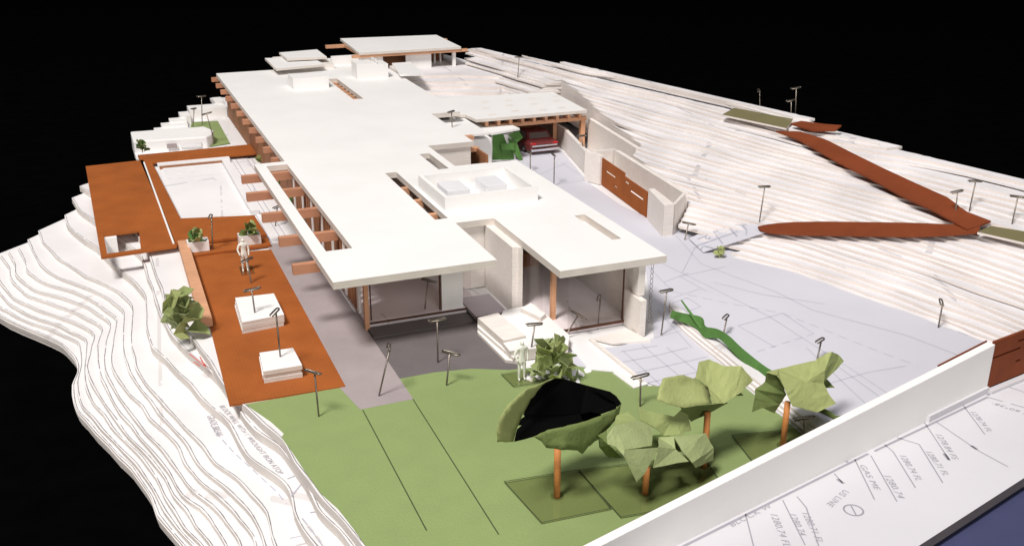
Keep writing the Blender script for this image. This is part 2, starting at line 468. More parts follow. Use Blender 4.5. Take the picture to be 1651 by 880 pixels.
dashes(mb_l, [(487,835),(505,858),(522,882)], ZK[6], 0.05)
for a in ([(463,772),(478,766)], [(470,800),(486,780)], [(468,868),(486,864)], [(500,826),(518,824)]):
    polyline(mb_l, a, ZK[5] + 0.0, 0.05, 0.02)
obj('pencil_lines', mb_l, 'ink', terrain, kind='stuff')
text(terrain, "BLOCK WALL WITH 1' WROUGHT IRON ATOP", (353, 654), (449, 764), ZK[5] + 0.015, 'inkdark', 0.30)
text(terrain, "GRADE BREAK", (333, 670), (349, 703), ZK[4] + 0.015, 'inkdark', 0.40)
mb_r = MB()
for a, b in (((305, 570), (330, 590)), ((312, 583), (322, 590)), ((322, 575), (332, 592))):
    polyline(mb_r, [a, b], ZK[7], 0.05, 0.01)
obj('red_pencil_lines', mb_r, 'red', terrain, kind='stuff')

# ---------------------------------------------------------------- right hillside of stacked contour boards
hill = setting('hillside')
TL = 0.25
COLX = [750, 840, 940, 1060, 1280, 1470, 1651, 1720]
def hill_cols(k):
    ya = 575 - 16.9 * k
    yb = 440 - 15 * k + 0.12 * k * k
    yc = 385 - 15.5 * k + 0.13 * k * k
    yd = 340 - 16.5 * k + 0.25 * k * k
    ye = 104 + 7.5 * (17 - k)
    yf = 100 + 7.0 * (14 - k)
    ym = (ya + yb) / 2 - 3
    return [yf, ye, yd, yc, yb, ym, ya, ya + 26]
def hill_y(px, k): return float(np.interp(px, COLX, hill_cols(k)))
def hill_z(px, py):
    ks = np.linspace(0, 20, 201); ys = np.array([hill_y(px, k) for k in ks])
    return TL * float(np.interp(-py, -ys, ks))
LEFT = [1180, 1130, 1000, 900, 760, 750, 750, 750, 750, 750, 750, 750, 750, 750, 750, 750, 750, 750, 750, 750, 750]
def xw(y): return float(np.interp(y, [40, 49.7, 51.4, 60.4, 60.8, 70, 77.5, 78.5], [28, 30.95, 32.8, 33.7, 34.7, 35.6, 36.2, 24.9]))
def xb(y): return 46.9 - 0.2454 * (y - 39.8)
for k in np.arange(0, 20.01, 2 / 3):
    z = TL * k
    sh = rng.normal(0, 1.6) if k > 0.1 else 0.0
    xs = np.linspace(LEFT[int(k)], 1700, 170)
    wob = np.interp(xs, np.linspace(700, 1720, 15), rng.normal(0, 1.2, 15))
    pts = []
    for x, wv in zip(xs, wob):
        cols = hill_cols(k)
        y = np.interp(x, COLX, cols) + wv + sh
        pts.append(at(x, y, max(z, 0.03))[:2])
    w = smooth_line(np.array(pts), 170, 5)
    w += np.stack([np.interp(np.arange(170), np.arange(0, 170, 9), rng.normal(0, 0.05, 19)) for _ in range(2)], 1)
    keep = [(max(p[0], xw(p[1]) + 0.02 + 0.004 * k), p[1]) for p in w if p[0] < xb(p[1]) - 0.03]
    if len(keep) < 4: continue
    f = np.array(keep); n = len(f)
    jit = rng.normal(0, 0.4)
    back = np.array([(max(xb(p[1]) + jit + rng.normal(0, 0.03), p[0] + 0.02), p[1]) for p in f])
    zt = max(z, 0.035); zb = zt - TL * 2 / 3 + 0.006 if k else -0.3
    gap = np.maximum(0, np.interp(np.arange(170), np.arange(0, 170, 17), rng.normal(-0.012, 0.028, 10)))[:len(keep)] if k else np.zeros(len(keep))
    vs = [(*p, zt) for p in f] + [(*p, zt) for p in back] + [(*p, zb + g) for p, g in zip(f, gap)] + [(*p, zb) for p in back]
    mb = MB().add(vs, [(i, i + 1, n + i + 1, n + i) for i in range(n - 1)], 0)
    sd = [(i, 2 * n + i, 2 * n + i + 1, i + 1) for i in range(n - 1)] + [(n + i + 1, 3 * n + i + 1, 3 * n + i, n + i) for i in range(n - 1)]
    sd += [(0, n, 3 * n, 2 * n), (n - 1, 3 * n - 1, 4 * n - 1, 2 * n - 1)]
    mb.f += sd; mb.m += [1] * len(sd)
    obj('contour_board', mb, [('hill_top', 'hill_top_pale')[int(rng.random() > .6)], ('hill_edge', 'hill_edge_pale')[int(rng.random() > .5)]], hill)

for k in range(5, 14):
    z = TL * k - 0.025
    xs = np.linspace(24.95, 37.0, 50)
    ys = 77.85 + (k - 5) * 1.25 + np.interp(xs, np.linspace(24, 38, 8), rng.normal(0, 0.35, 8)) - (xs - 25) * 0.40 * min(1, (k - 5) / 3)
    f = np.stack([xs, np.maximum(ys, 77.8)], 1); f = np.array([p for p in f if p[0] < xb(p[1]) - 0.5]); n = len(f)
    back = np.array([(min(p[0], xb(97) - 0.2), 97 + 0.02 * k) for p in f]); zb = z - TL + 0.008
    vs = [(*p, z) for p in f] + [(*p, z) for p in back] + [(*p, zb) for p in f] + [(*p, zb) for p in back]
    mb = MB().add(vs, [(i, i + 1, n + i + 1, n + i) for i in range(n - 1)], 0)
    sd = [(i, 2 * n + i, 2 * n + i + 1, i + 1) for i in range(n - 1)] + [(n + i + 1, 3 * n + i + 1, 3 * n + i, n + i) for i in range(n - 1)]
    sd += [(0, n, 3 * n, 2 * n), (n - 1, 3 * n - 1, 4 * n - 1, 2 * n - 1)]
    mb.f += sd; mb.m += [1] * len(sd)
    obj('contour_board', mb, ['hill_top', 'hill_edge'], hill)

# ---------------------------------------------------------------- sheets on the level part of the site
def sheet(name, pts, z, th, mats, parent=None, world=False, **kw):
    p = [q if world else at(q[0], q[1], z)[:2] for q in pts]
    o = obj(name, MB().prism(p, z - th, z, 0, min(1, len(mats) - 1) if isinstance(mats, (list, tuple)) else 0), mats, parent, **kw)
    return o

# pale printed base sheet carrying house, court and driveway
base = sheet('site_sheet', [(10.5, 100), (10.4, 82), (4.6, 79.3), (4.5, 56), (8.0, 45), (8.0, 24), (14, 25.1), (32.4, 28.3), (44, 31), (45, 42), (41, 62), (37, 80), (34, 97)], -0.05, 0.25, ['paper', 'slope_edge'], world=True)
base['kind'] = 'structure'
lawn = sheet('lawn', [(396,651),(437,679),(458,698),(454,704),(470,726),(494,762),(517,794),(544,818),(561,839),(576,859),(590,880),(640,960),
                      (980,960),(1110,830),(1300,705),(1253,665),(1204,626),(1172,597),(1065,621),(1022,623),(1000,600),(960,592),(900,588),(820,596),(760,594),(700,600),(640,611),(665,643),(580,660),(557,623)], 0.0, 0.03, 'lawn')
lawn['kind'] = 'structure'
cutm = MB()
for a in ([(585,661),(688,855)], [(665,642),(804,861)]):
    polyline(cutm, a, 0.0, 0.045)
obj('cut_lines', cutm, 'cut', lawn, kind='stuff')
drive = sheet('driveway', [(1060,622),(1172,597),(1204,626),(1253,665),(1330,715),(1600,590),(1700,560),(1700,515),(1560,520),(1440,470),(1330,425),(1180,385),(1085,370),(1000,330),(950,295),(905,243),(840,243),(820,262),(840,300),(930,360),(1040,420),(1055,545),(985,560),(930,560),(900,585),(1000,600)], 0.02, 0.04, 'drive')
drive['kind'] = 'structure'
lm = MB(); lz = 0.02
for a in ([(1068,425),(1140,460),(1240,510),(1380,600),(1440,640)], [(1090,380),(1130,425),(1160,437),(1250,470),(1310,500),(1460,540),(1590,590)],
          [(1150,455),(1230,475),(1330,490)], [(1190,525),(1262,505),(1312,538)], [(1250,560),(1190,525)], [(1080,490),(1108,480),(1130,494),(1100,505)],
          [(1330,620),(1400,600),(1460,590)], [(1395,650),(1300,560)], [(1350,590),(1440,655)],
          [(1120,400),(1100,440)], [(1100,445),(1170,430)], [(1070,455),(1110,440)], [(1085,480),(1128,466)], [(1140,470),(1095,445)]):
    polyline(lm, a, lz, 0.036)
for a in ([(1085,470),(1180,490),(1262,505)], [(1220,567),(1312,538)], [(1262,505),(1400,560),(1480,590)], [(1400,470),(1520,525),(1570,545)]):
    dashes(lm, a, lz, 0.038, 0.5, 0.3)
# paving joints of the entrance court
for a in ([(985,587),(1050,575),(1110,560)], [(1005,605),(1075,590),(1140,575)], [(1020,622),(1100,605),(1165,590)], [(1000,567),(1060,557)],
          [(1005,566),(1065,620)], [(1035,556),(1100,610)], [(1075,560),(1130,603)]):
    polyline(lm, a, lz, 0.04)
for a in ([(1050,520),(1100,507)], [(1052,545),(1110,530)], [(1060,500),(1115,560)], [(1045,430),(1085,470)]):
    polyline(lm, a, lz, 0.036)
# carport floor lines
for a in ([(862,285),(915,262)], [(872,300),(955,290)], [(905,262),(935,282)], [(850,262),(905,318)]):
    polyline(lm, a, lz, 0.036)
obj('printed_lines', lm, 'ink', drive, kind='stuff')

# street plan outside the boundary wall
street = sheet('street', [(900,960),(1085,878),(1590,630),(1651,604),(1790,540),(1800,700),(1651,770),(1480,880),(1390,960)], -0.06, 0.4, ['street', 'darkgrey'])
street['kind'] = 'structure'
mat_o = sheet('base_board', [(1180,990),(1478,884),(1651,772),(1760,705),(1900,760),(1640,1100)], -0.7, 0.5, 'bluebase')
mat_o['kind'] = 'structure'
sl = MB(); sz = -0.06
polyline(sl, [(1094,884),(1400,731)], sz, 0.10); polyline(sl, [(1410,727),(1592,640)], sz, 0.10)
dashes(sl, [(1592,637),(1651,603),(1720,572)], sz, 0.11, 1.3, 0.25)
for a in ([(1262,806),(1298,878)], [(1285,800),(1300,818),(1320,880)], [(1378,740),(1410,805)], [(1404,734),(1446,808)],
          [(1426,716),(1440,728),(1476,786)], [(1446,705),(1482,716),(1520,778)], [(1490,680),(1531,742)], [(1510,680),(1577,726),(1625,752)],
          [(1552,652),(1588,700)], [(1202,828),(1215,880)], [(1345,763),(1358,778)], [(1610,618),(1660,635)]):
    polyline(sl, a, sz, 0.045)
dashes(sl, [(1592,640),(1670,662)], sz, 0.05, 0.6, 0.3)
for c, r in (((1376, 822), 0.32),):
    cc = at(*c, sz); sl.strip([cc + np.array((r * math.cos(q), r * math.sin(q), 0)) for q in np.linspace(0, 2 * math.pi, 20)], 0.06, 0.008)
    sl.strip([cc + np.array((-0.1, -0.25, 0)), cc + np.array((0.1, 0.25, 0))], 0.05, 0.008)
for a, b in (((1366,745), (1359,738)), ((1530,741), (1522,731)), ((1575,724), (1566,718)), ((1360,779), (1350,772))):
    polyline(sl, [a, b], sz, 0.13)
obj('printed_lines', sl, 'inkdark', street, kind='stuff')
for s, a, b, h in (("1280.74 FL", (1241, 826), (1263, 878), 0.34), ("1280.74", (1271, 826), (1288, 860), 0.34), ("1280.71 FL", (1292, 824), (1316, 872), 0.34),
                ("GAS ME", (1385, 748), (1410, 788), 0.31), ("1280.74", (1424, 764), (1447, 800), 0.34), ("1280.74 FL", (1449, 732), (1476, 772), 0.34), ("1280.71 FL", (1491, 726), (1520, 764), 0.33),
                ("1278.84 FS", (1507, 698), (1535, 738), 0.33), ("1278.74 FL", (1563, 662), (1591, 694), 0.31),
                ("US LINE", (1361, 788), (1332, 812), 0.34), ("N 60°38'", (1665, 668), (1603, 648), 0.29),
                ("BLOCK W", (1180, 849), (1246, 816), 0.29)):
    text(street, s, a, b, sz + 0.01, 'inkdark', h)

# ---------------------------------------------------------------- grey terraces and brown decks (card sheets: one thing each)
o = solo('terrace', MB().prism([(8.3, 56.8), (10.55, 56.8), (10.55, 35.95), (8.33, 35.9), (8.0, 38.1)], -0.03, 0.01), 'grey',
         'long light grey card terrace beside the rust brown deck', 'terrace')
o = solo('terrace', MB().prism([(10.56, 43.6), (16.6, 43.6), (15.6, 36.6), (13.2, 37.2), (10.5, 37.95)], -0.049, -0.012), 'darkgrey',
         'dark grey card terrace in front of the living room glass', 'terrace')

def card(name, pts, z, th, mats, label, cat, world=False, **kw):
    p = [q if world else at(q[0], q[1], z)[:2] for q in pts]
    return solo(name, MB().prism(p, z - th, z, 0, 1 if isinstance(mats, list) else 0), mats, label, cat, **kw)

card('deck', [(310,413),(437,402),(557,622),(370,652)], 0.04, 0.10, 'brown', 'lower rust brown card deck carrying the two white square blocks', 'deck')
# deck frame round the pool: U-shaped board
pd = [at(*q, 0.36)[:2] for q in ((222,250),(412,232),(418,240),(412,247),(245,262),(291,352),(410,347),(430,378),(300,392),(283,393))]
solo('pool_deck', MB().prism(pd, 0.22, 0.36), 'brown', 'rust brown card deck framing three sides of the white pool', 'deck')
solo('deck_riser', MB().bar((*at(300, 394, 0.2)[:2], 0.10), (*at(430, 381, 0.2)[:2], 0.10), 0.12, 0.22), 'board', 'white card riser under the pool deck edge behind the planters', 'riser')
card('deck', [(300,395),(430,380),(437,394),(310,412)], 0.17, 0.14, 'brown', 'narrow rust brown deck step between the two potted plants', 'deck')
# overhanging deck with a window cut in it
ow = [at(*q, 0.36)[:2] for q in ((138,268),(231,258),(285,397),(163,415))]
iw = [at(*q, 0.36)[:2] for q in ((167,379),(224,372),(227,401),(173,409))]
mb = MB()
oo, ii = list(ow), list(iw)
vs = [(*p, z) for z in (0.36, 0.24) for p in oo + ii]
F = []
order = [(0, 1, 5, 4), (1, 2, 6, 5), (2, 3, 7, 6), (3, 0, 4, 7)]
F += [tuple(reversed(q)) for q in order] + [tuple(8 + c for c in q) for q in order]
F += [(a, b, b + 8, a + 8) for a, b in ((0, 1), (1, 2), (2, 3), (3, 0))]
F += [(b, a, a + 8, b + 8) for a, b in ((4, 5), (5, 6), (6, 7), (7, 4))]
mb.add(vs, F)
od = thing('overhanging_deck', 'big rust brown deck plate overhanging the white slope, with a square hole', 'deck', (*ow[3], 0.0))
obj('deck_plate', mb, 'brown', od)
a0, a1 = at(232, 262, 0.38), at(280, 393, 0.38)
obj('edge_strip', MB().bar(a0, a1, 0.10, 0.08), 'board', od)
for q in ((60.5, -0.2), (61.0, 2.6)):
    obj('support_post', MB().box(q[1], q[1] + 0.6, q[0], q[0] + 0.8, -1.4, 0.235), 'board', od)
# long timber kerb at the lower deck's edge
a0, a1 = at(295, 393, 0.3), at(333, 520, 0.3)
solo('timber_kerb', MB().bar(a0, a1, 0.55, 0.45), 'wood', 'long pale timber kerb along the left edge of the lower brown deck', 'kerb', bevel=0.02)

# pool court paving (white printed paper) and pool basin
sheet('court_paving', [(4.1, 79.2), (10.3, 79.2), (10.3, 57.0), (8.6, 57.0), (8.6, 77.0), (4.1, 77.2)], 0.0, 0.03, 'paper', world=True)['kind'] = 'structure'
lm = MB()
for a in ([(372,256),(460,396)], [(378,254),(470,395)], [(395,252),(455,340)], [(362,258),(440,395)], [(380,262),(402,260)], [(400,248),(436,300)]):
    polyline(lm, a, 0.0, 0.05)
obj('printed_lines', lm, 'ink', bpy.data.objects['court_paving'], kind='stuff')
pool = thing('swimming_pool', 'empty white swimming pool basin framed by the brown deck', 'pool', (6.3, 70, -0.03))
obj('basin_floor', MB().box(3.7, 9.0, 63.2, 77.0, -0.045, -0.01), 'paper', pool)
obj('pool_coping', MB().box(3.9, 8.95, 75.7, 77.1, 0.0, 0.30), 'paper_plain', pool)
obj('pool_coping', MB().box(8.35, 8.85, 62.6, 75.69, 0.0, 0.28), 'paper_plain', pool)
obj('basin_wall', MB().box(4.0, 8.34, 75.62, 75.695, 0.0, 0.22), 'slat', pool)
for y in (74.9, 74.0, 72.8):
    obj('pool_step', MB().box(4.2, 8.3, y, y + 0.7, 0.0, 0.02 * (y - 71)), 'paper_plain', pool)

# ================================================================== MAIN HOUSE
house = thing('model_house', 'long white flat roofed house model with wood trellis and roof slots', 'house', (16, 40, 0))
ZR, TR = 3.7, 0.34
# roof: sheet with holes -> tile by a grid of cut lines and keep the covered cells
def covered(x, y):
    holes = ((9.12, 10.35, 44.4, 60.1), (15.22, 15.9, 46.95, 56.1), (18.36, 19.0, 55.75, 59.5), (18.62, 19.42, 76.9, 85.7), (22.0, 22.58, 41.0, 45.0))
    for h in holes:
        if h[0] < x < h[1] and h[2] < y < h[3]: return False
    rects = ((10.35, 16.0, 40.5, 91.6), (8.53, 10.35, 40.5, 60.8), (16.0, 18.05, 46.1, 92.0), (18.05, 19.5, 38.15, 92.0), (19.5, 23.4, 38.15, 56.05),
             (19.5, 22.6, 61.3, 92.0), (22.6, 24.8, 70.0, 92.0))
    return any(r[0] < x < r[1] and r[2] < y < r[3] for r in rects)
gx = sorted({9.12, 10.35, 15.22, 15.9, 18.36, 19.0, 18.62, 19.42, 22.0, 22.58, 8.53, 16.0, 18.05, 19.5, 23.4, 22.6, 24.8})
gy = sorted({44.4, 60.1, 46.95, 56.1, 55.75, 59.5, 76.9, 85.7, 41.0, 45.0, 40.5, 91.6, 60.8, 46.1, 92.0, 38.15, 56.05, 61.3, 70.0})
bm = bmesh.new()
vd = {}
def bv(i, j, z):
    if (i, j, z) not in vd: vd[(i, j, z)] = bm.verts.new((gx[i], gy[j], z))
    return vd[(i, j, z)]
cells = {(i, j) for i in range(len(gx) - 1) for j in range(len(gy) - 1) if covered((gx[i] + gx[i + 1]) / 2, (gy[j] + gy[j + 1]) / 2)}
z1, z0 = ZR, ZR - TR
for i, j in cells:
    bm.faces.new([bv(i, j, z1), bv(i + 1, j, z1), bv(i + 1, j + 1, z1), bv(i, j + 1, z1)])
    bm.faces.new([bv(i, j + 1, z0), bv(i + 1, j + 1, z0), bv(i + 1, j, z0), bv(i, j, z0)])
    for (di, dj), (p, q) in (((0, -1), ((i, j), (i + 1, j))), ((1, 0), ((i + 1, j), (i + 1, j + 1))), ((0, 1), ((i + 1, j + 1), (i, j + 1))), ((-1, 0), ((i, j + 1), (i, j)))):
        if (i + di, j + dj) not in cells:
            bm.faces.new([bv(*p, z0), bv(*q, z0), bv(*q, z1), bv(*p, z1)]).material_index = 1
bmesh.ops.dissolve_limit(bm, angle_limit=0.01, verts=bm.verts, edges=bm.edges, delimit={'MATERIAL'})
bm.verts.index_update()
rb = MB(); rb.v = [tuple(v.co) for v in bm.verts]; rb.f = [tuple(v.index for v in f.verts) for f in bm.faces]; rb.m = [f.material_index for f in bm.faces]
bm.free()
obj('roof', rb, ['board', 'board_edge'], house)
obj('roof_beam', MB().box(9.12, 10.36, 60.12, 60.5, ZR - 0.3, ZR + 0.02), 'board', house)
# trellis beams crossing under the roof strip on the pool side
for y in (58.2, 54.9, 51.4, 47.9, 44.6):
    pass
beam_ends = [(389, 287), (397, 315), (422, 348), (449, 386), (471, 430)]
for px, py in beam_ends:
    p = at(px, py - 3, ZR - TR - 0.02)
    obj('trellis_beam', MB().box(p[0], 10.5, p[1] - 0.17, p[1] + 0.17, ZR - TR - 0.47, ZR - TR - 0.01), 'trellis', house)
for i in range(11):
    y = 63.0 + i * 2.85
    obj('roof_joist', MB().box(9.92, 10.9, y, y + 0.34, ZR - TR - 0.36, ZR - TR - 0.01), 'trellis', house)
for i, y in enumerate(np.arange(77.4, 85.5, 1.15)):
    obj('slot_joist', MB().box(18.5, 19.5, y, y + 0.35, ZR - TR - 0.42, ZR - TR - 0.01), 'wood', house)
for y in (48.8, 51.4, 53.9):
    obj('slot_joist', MB().box(15.1, 16.0, y, y + 0.3, ZR - TR - 0.5, ZR - TR - 0.01), 'wood', house)
# rusty screens seen down the slots
obj('slot_screen', MB().box(15.92, 16.0, 46.9, 56.2, 0.1, ZR - TR - 0.55), 'slat', house)
obj('slot_screen', MB().box(19.44, 19.5, 76.9, 85.8, 0.1, ZR - TR - 0.55), 'slat', house)
# floors
obj('floor_slab', MB().box(10.62, 15.55, 43.4, 60.0, 0.0, 0.28).box(15.551, 16.34, 44.7, 60.0, 0.0, 0.28), ['lilac'], house)
obj('floor_edge', MB().box(10.62, 15.55, 43.33, 43.398, 0.2, 0.285), 'stain', house)
obj('floor_slab', MB().box(18.2, 22.9, 39.4, 56.0, 0.0, 0.24), ['lilac'], house)
obj('floor_edge', MB().box(18.25, 22.0, 39.33, 39.398, 0.12, 0.245), 'stain', house)
obj('plinth', MB().box(10.6, 15.5, 42.2, 43.32, -0.045, 0.08), 'darkgrey', house)
# columns
obj('column', MB().box(10.48, 10.69, 43.17, 43.38, 0.0, ZR - TR - 0.01), 'wood', house)
obj('column', MB().box(18.8, 19.02, 40.58, 40.8, 0.245, ZR - TR - 0.01), 'wood', house)
# walls of the living wing
obj('wall', MB().box(14.35, 15.42, 43.5, 43.72, 0.285, ZR - TR - 0.01), 'board', house, label='narrow white wall panel beside the living room glass')
obj('wall', MB().box(10.9, 17.9, 60.1, 60.4, 0.0, ZR - TR - 0.02), 'basswood', house)
obj('wall', MB().box(16.35, 16.55, 46.2, 60.0, 0.0, ZR - TR - 0.01), 'basswood', house)
obj('window', MB().box(10.85, 14.3, 43.6, 43.63, 0.285, ZR - TR - 0.02), 'acetate', house)
obj('window', MB().box(15.45, 16.3, 44.75, 44.78, 0.285, ZR - TR - 0.02), 'acetate', house)
obj('window_frame', MB().box(10.86, 10.91, 43.57, 43.66, 0.285, ZR - TR - 0.02), 'stain', house)
obj('window_frame', MB().box(14.26, 14.32, 43.57, 43.66, 0.285, ZR - TR - 0.02), 'stain', house)
obj('wall', MB().box(11.6, 13.6, 52.0, 52.2, 0.285, 2.4), 'basswood', house)
# slatted screen along the trellis side
for i, y in enumerate(np.arange(44.6, 60.0, 0.62)):
    m_ = 'slat' if i % 4 else 'board'
    obj('screen_slat', MB().box(10.55, 10.68, y, y + 0.34, 0.285, ZR - TR - 0.02), m_, house)
# the side wall between the two wings and the right wing
obj('wall', MB().box(17.62, 17.9, 42.6, 46.2, -0.03, ZR - TR + 0.0), 'basswood', house, label='tall white wall panel between the two front wings')
obj('wall', MB().box(17.9, 18.12, 42.5, 56.0, 0.0, ZR - TR - 0.01), 'basswood', house)
obj('wall', MB().box(16.1, 17.95, 46.3, 46.55, 0.0, ZR - TR - 0.01), 'basswood', house)
obj('window', MB().box(18.30, 18.33, 40.6, 42.45, 0.245, ZR - TR - 0.02), 'acetate', house)
obj('wall', MB().box(22.25, 22.55, 38.9, 56.0, 0.0, ZR - TR - 0.01), 'basswood', house)
obj('wall', MB().box(22.0, 22.3, 37.85, 39.38, 0.0, 1.78), 'basswood', house, label='low beige wall end projecting from under the right roof')
obj('wall', MB().box(22.1, 22.45, 38.35, 38.88, 1.82, ZR - TR - 0.01), 'basswood', house)
obj('window_frame', MB().box(21.92, 21.97, 39.4, 39.48, 0.245, ZR - TR - 0.02), 'stain', house)
obj('window', MB().box(19.1, 21.88, 39.42, 39.45, 0.245, ZR - TR - 0.02), 'acetate', house)
obj('wall', MB().box(18.2, 22.2, 50.0, 50.2, 0.245, ZR - TR - 0.02), 'basswood', house)
obj('counter', MB().box(18.5, 21.2, 47.5, 48.3, 0.245, 1.0), 'slat', house)
obj('wall', MB().box(19.5, 23.3, 55.75, 55.98, 0.0, ZR - TR - 0.01), 'basswood', house)
# walls round the entrance court
obj('wall', MB().box(19.55, 22.45, 61.45, 61.65, 0.0, ZR - TR - 0.01), 'basswood', house)
obj('wall', MB().box(20.3, 23.0, 59.9, 60.1, 0.0, 2.55), 'basswood', house, label='low grey screen wall standing in the entrance court')
obj('wall', MB().box(24.4, 24.7, 71.3, 92.0, 0.0, ZR - TR - 0.01), 'basswood', house)
obj('wall', MB().box(10.95, 11.2, 60.5, 91.0, 0.0, ZR - TR - 0.02), 'slat', house)
obj('wall', MB().box(11.2, 24.4, 91.2, 91.4, 0.0, ZR - TR - 0.02), 'basswood', house)
obj('entry_screen', MB().box(23.2, 23.35, 60.6, 64.6, 0.0, 2.9), 'slat', house)
obj('entry_beam', MB().box(22.2, 23.4, 62.4, 62.9, 2.7, 2.95), 'wood', house)
obj('entry_beam', MB().box(22.6, 24.2, 65.5, 66.0, 2.7, 2.95), 'wood', house)
# dotted entrance step and stone steps in the gap
obj('entrance_step', MB().box(15.6, 17.2, 42.15, 44.6, 0.10, 0.30), 'tile', house)
obj('step_edge', MB().box(15.6, 17.2, 42.08, 42.148, 0.10, 0.305), 'stain', house)
dm = MB()
for i in range(12):
    for j in range(14):
        x = 15.68 + i * 0.125 + (0.06 if j % 2 else 0); y = 42.25 + j * 0.175
        dm.add([(x - .025, y, .308), (x, y - .025, .308), (x + .025, y, .308), (x, y + .025, .308)], [(0, 1, 2, 3)])
obj('dot_pattern', dm, 'inkdark', house, kind='stuff')
# roof boxes: parapet with two frosted units
px0, px1, py0, py1, pz = 16.14, 21.35, 48.1, 52.6, 4.42
par = obj('parapet', MB().box(px0, px1, py0, py0 + 0.22, ZR, pz).box(px0, px0 + 0.22, py0 + 0.22, py1 - 0.22, ZR, pz).box(px1 - 0.22, px1, py0 + 0.22, py1 - 0.22, ZR, pz).box(px0, px1, py1 - 0.22, py1, ZR, pz), 'board', house)
obj('roof_unit', MB().box(16.75, 18.0, 49.4, 51.2, ZR, ZR + 0.62), 'frost', house, bevel=0.02)
obj('roof_unit', MB().box(19.0, 20.2, 49.6, 51.4, ZR, ZR + 0.62), 'frost', house, bevel=0.02)
obj('roof_box', MB().box(15.1, 17.95, 82.1, 84.2, ZR, 4.62), 'board', house, label='low white box on the far part of the roof beside a slot')
obj('roof_box', MB().box(20.9, 23.6, 84.6, 86.4, ZR, 4.85).box(20.9, 22.4, 84.6, 86.4, 4.851, 4.98), 'board', house, label='white box with stepped top on the far part of the roof')
obj('roof_fin', MB().box(22.6, 22.72, 84.9, 86.3, 4.855, 5.2), 'board', house)

# low flat roof pieces around the entrance
obj('low_roof', MB().box(22.62, 25.55, 66.2, 71.15, 2.75, 2.90), ['board'], house)
# ---------------------------------------------------------------- smaller building at the far end
ann = thing('model_annex', 'pair of small overlapping white flat roofs beyond the main roof', 'house', (18, 94, 0))
ra = MB().prism([at(*q, 4.3)[:2] for q in ((427, 94), (445, 111), (523, 104), (502, 92))], 4.1, 4.3, 0, 1)
obj('roof', ra, ['board', 'board_edge'], ann)
ra = MB().prism([at(*q, 4.6)[:2] for q in ((450, 85), (463, 95), (527, 92), (511, 80))], 4.4, 4.6, 0, 1)
obj('roof', ra, ['board', 'board_edge'], ann)
p = at(450, 112, 4.1)
obj('wall', MB().box(p[0] + 0.6, p[0] + 5.0, p[1] + 0.9, p[1] + 6.5, 0.0, 4.09), 'basswood', ann)
obj('wall', MB().box(p[0] + 5.1, p[0] + 9.6, p[1] + 2.4, p[1] + 2.7, 0.0, 4.5), 'board', ann)
obj('low_roof', MB().box(18.6, 21.0, 92.1, 94.0, 3.7, 4.0), 'board', ann)

# ---------------------------------------------------------------- pavilion on the rise
pav = thing('model_pavilion', 'white flat roofed pavilion with orange beams behind the main house', 'pavilion', (27.5, 94, 0))
obj('roof', MB().prism([(22.5, 89.85), (32.0, 89.85), (32.2, 97.6), (22.9, 98.6)], 4.8, 5.02, 0, 1), ['board', 'board_edge'], pav)
obj('beam', MB().box(21.9, 32.7, 89.95, 90.3, 4.55, 4.78), 'wood', pav)
obj('beam', MB().box(21.0, 32.9, 96.3, 96.7, 4.5, 4.78), 'wood', pav)
for x in (22.7, 31.9):
    obj('beam', MB().box(x, x + 0.25, 90.32, 96.28, 4.56, 4.79), 'wood', pav)
obj('floor_slab', MB().box(21.5, 33.2, 89.6, 99.0, 2.6, 2.85), 'basswood', pav)
obj('wall', MB().box(26.9, 29.3, 90.4, 90.6, 2.85, 4.54), 'board', pav)
obj('wall', MB().box(23.2, 29.2, 92.8, 93.0, 2.85, 4.54), 'slat', pav)
obj('wall', MB().box(23.0, 24.8, 90.5, 92.6, 2.85, 4.54), 'board', pav)
obj('wall', MB().box(29.35, 31.65, 94.0, 94.2, 2.9, 4.5), 'slat', pav)
obj('floor_inlay', MB().box(29.35, 31.9, 90.1, 93.99, 2.851, 2.87), 'slat', pav)
obj('column', MB().box(31.35, 31.65, 90.35, 90.65, 2.88, 4.54), 'board', pav)
for x in (29.75, 30.3, 30.85):
    obj('column', MB().box(x, x + 0.14, 92.6, 92.8, 2.88, 4.54), 'board', pav)
obj('terrace_roof', MB().prism([at(*q, 4.1)[:2] for q in ((632, 102), (645, 120), (683, 119), (662, 100))], 3.92, 4.1), 'board', pav)
obj('wall', MB().box(24.9, 26.6, 86.3, 88.8, 0.0, 3.9), 'basswood', pav)

# ---------------------------------------------------------------- carport
cp = thing('carport', 'flat roofed carport with orange rafters over the toy car', 'carport', (30, 72, 0))
cr = [at(*q, 3.15)[:2] for q in ((769, 191), (945.5, 178), (893, 149), (706, 157), (757, 183))]
cr = [(25.8, 69.4), (34.75, 69.35), (35.2, 76.6), (24.85, 77.6), (24.85, 71.3), (25.6, 71.2)]
obj('roof', MB().prism(cr, 2.93, 3.15, 0, 1), ['board', 'board_edge'], cp)
mk = MB()
for i in range(4):
    for j in range(3):
        x = 27.2 + i * 2.0 + j * 0.5 + rng.normal(0, .12); y = 70.6 + j * 2.0 + rng.normal(0, .15)
        mk.add([(x, y, 3.156), (x + .62, y + .05, 3.156), (x + .6, y + .5, 3.156), (x + .02, y + .42, 3.156)], [(0, 1, 2, 3)])
obj('roof_mark', mk, 'basswood', cp, kind='stuff')
obj('beam', MB().box(27.0, 35.0, 69.9, 70.25, 2.25, 2.52), 'wood', cp)
for x in np.arange(26.6, 35.0, 0.95):
    obj('rafter', MB().box(x, x + 0.24, 69.6, 76.4, 2.53, 2.92), 'wood', cp)
obj('post', MB().box(34.55, 34.9, 69.9, 70.25, 0.0, 2.25), 'wood', cp)
obj('post', MB().box(33.0, 33.3, 71.6, 71.9, 0.0, 2.52), 'wood', cp)
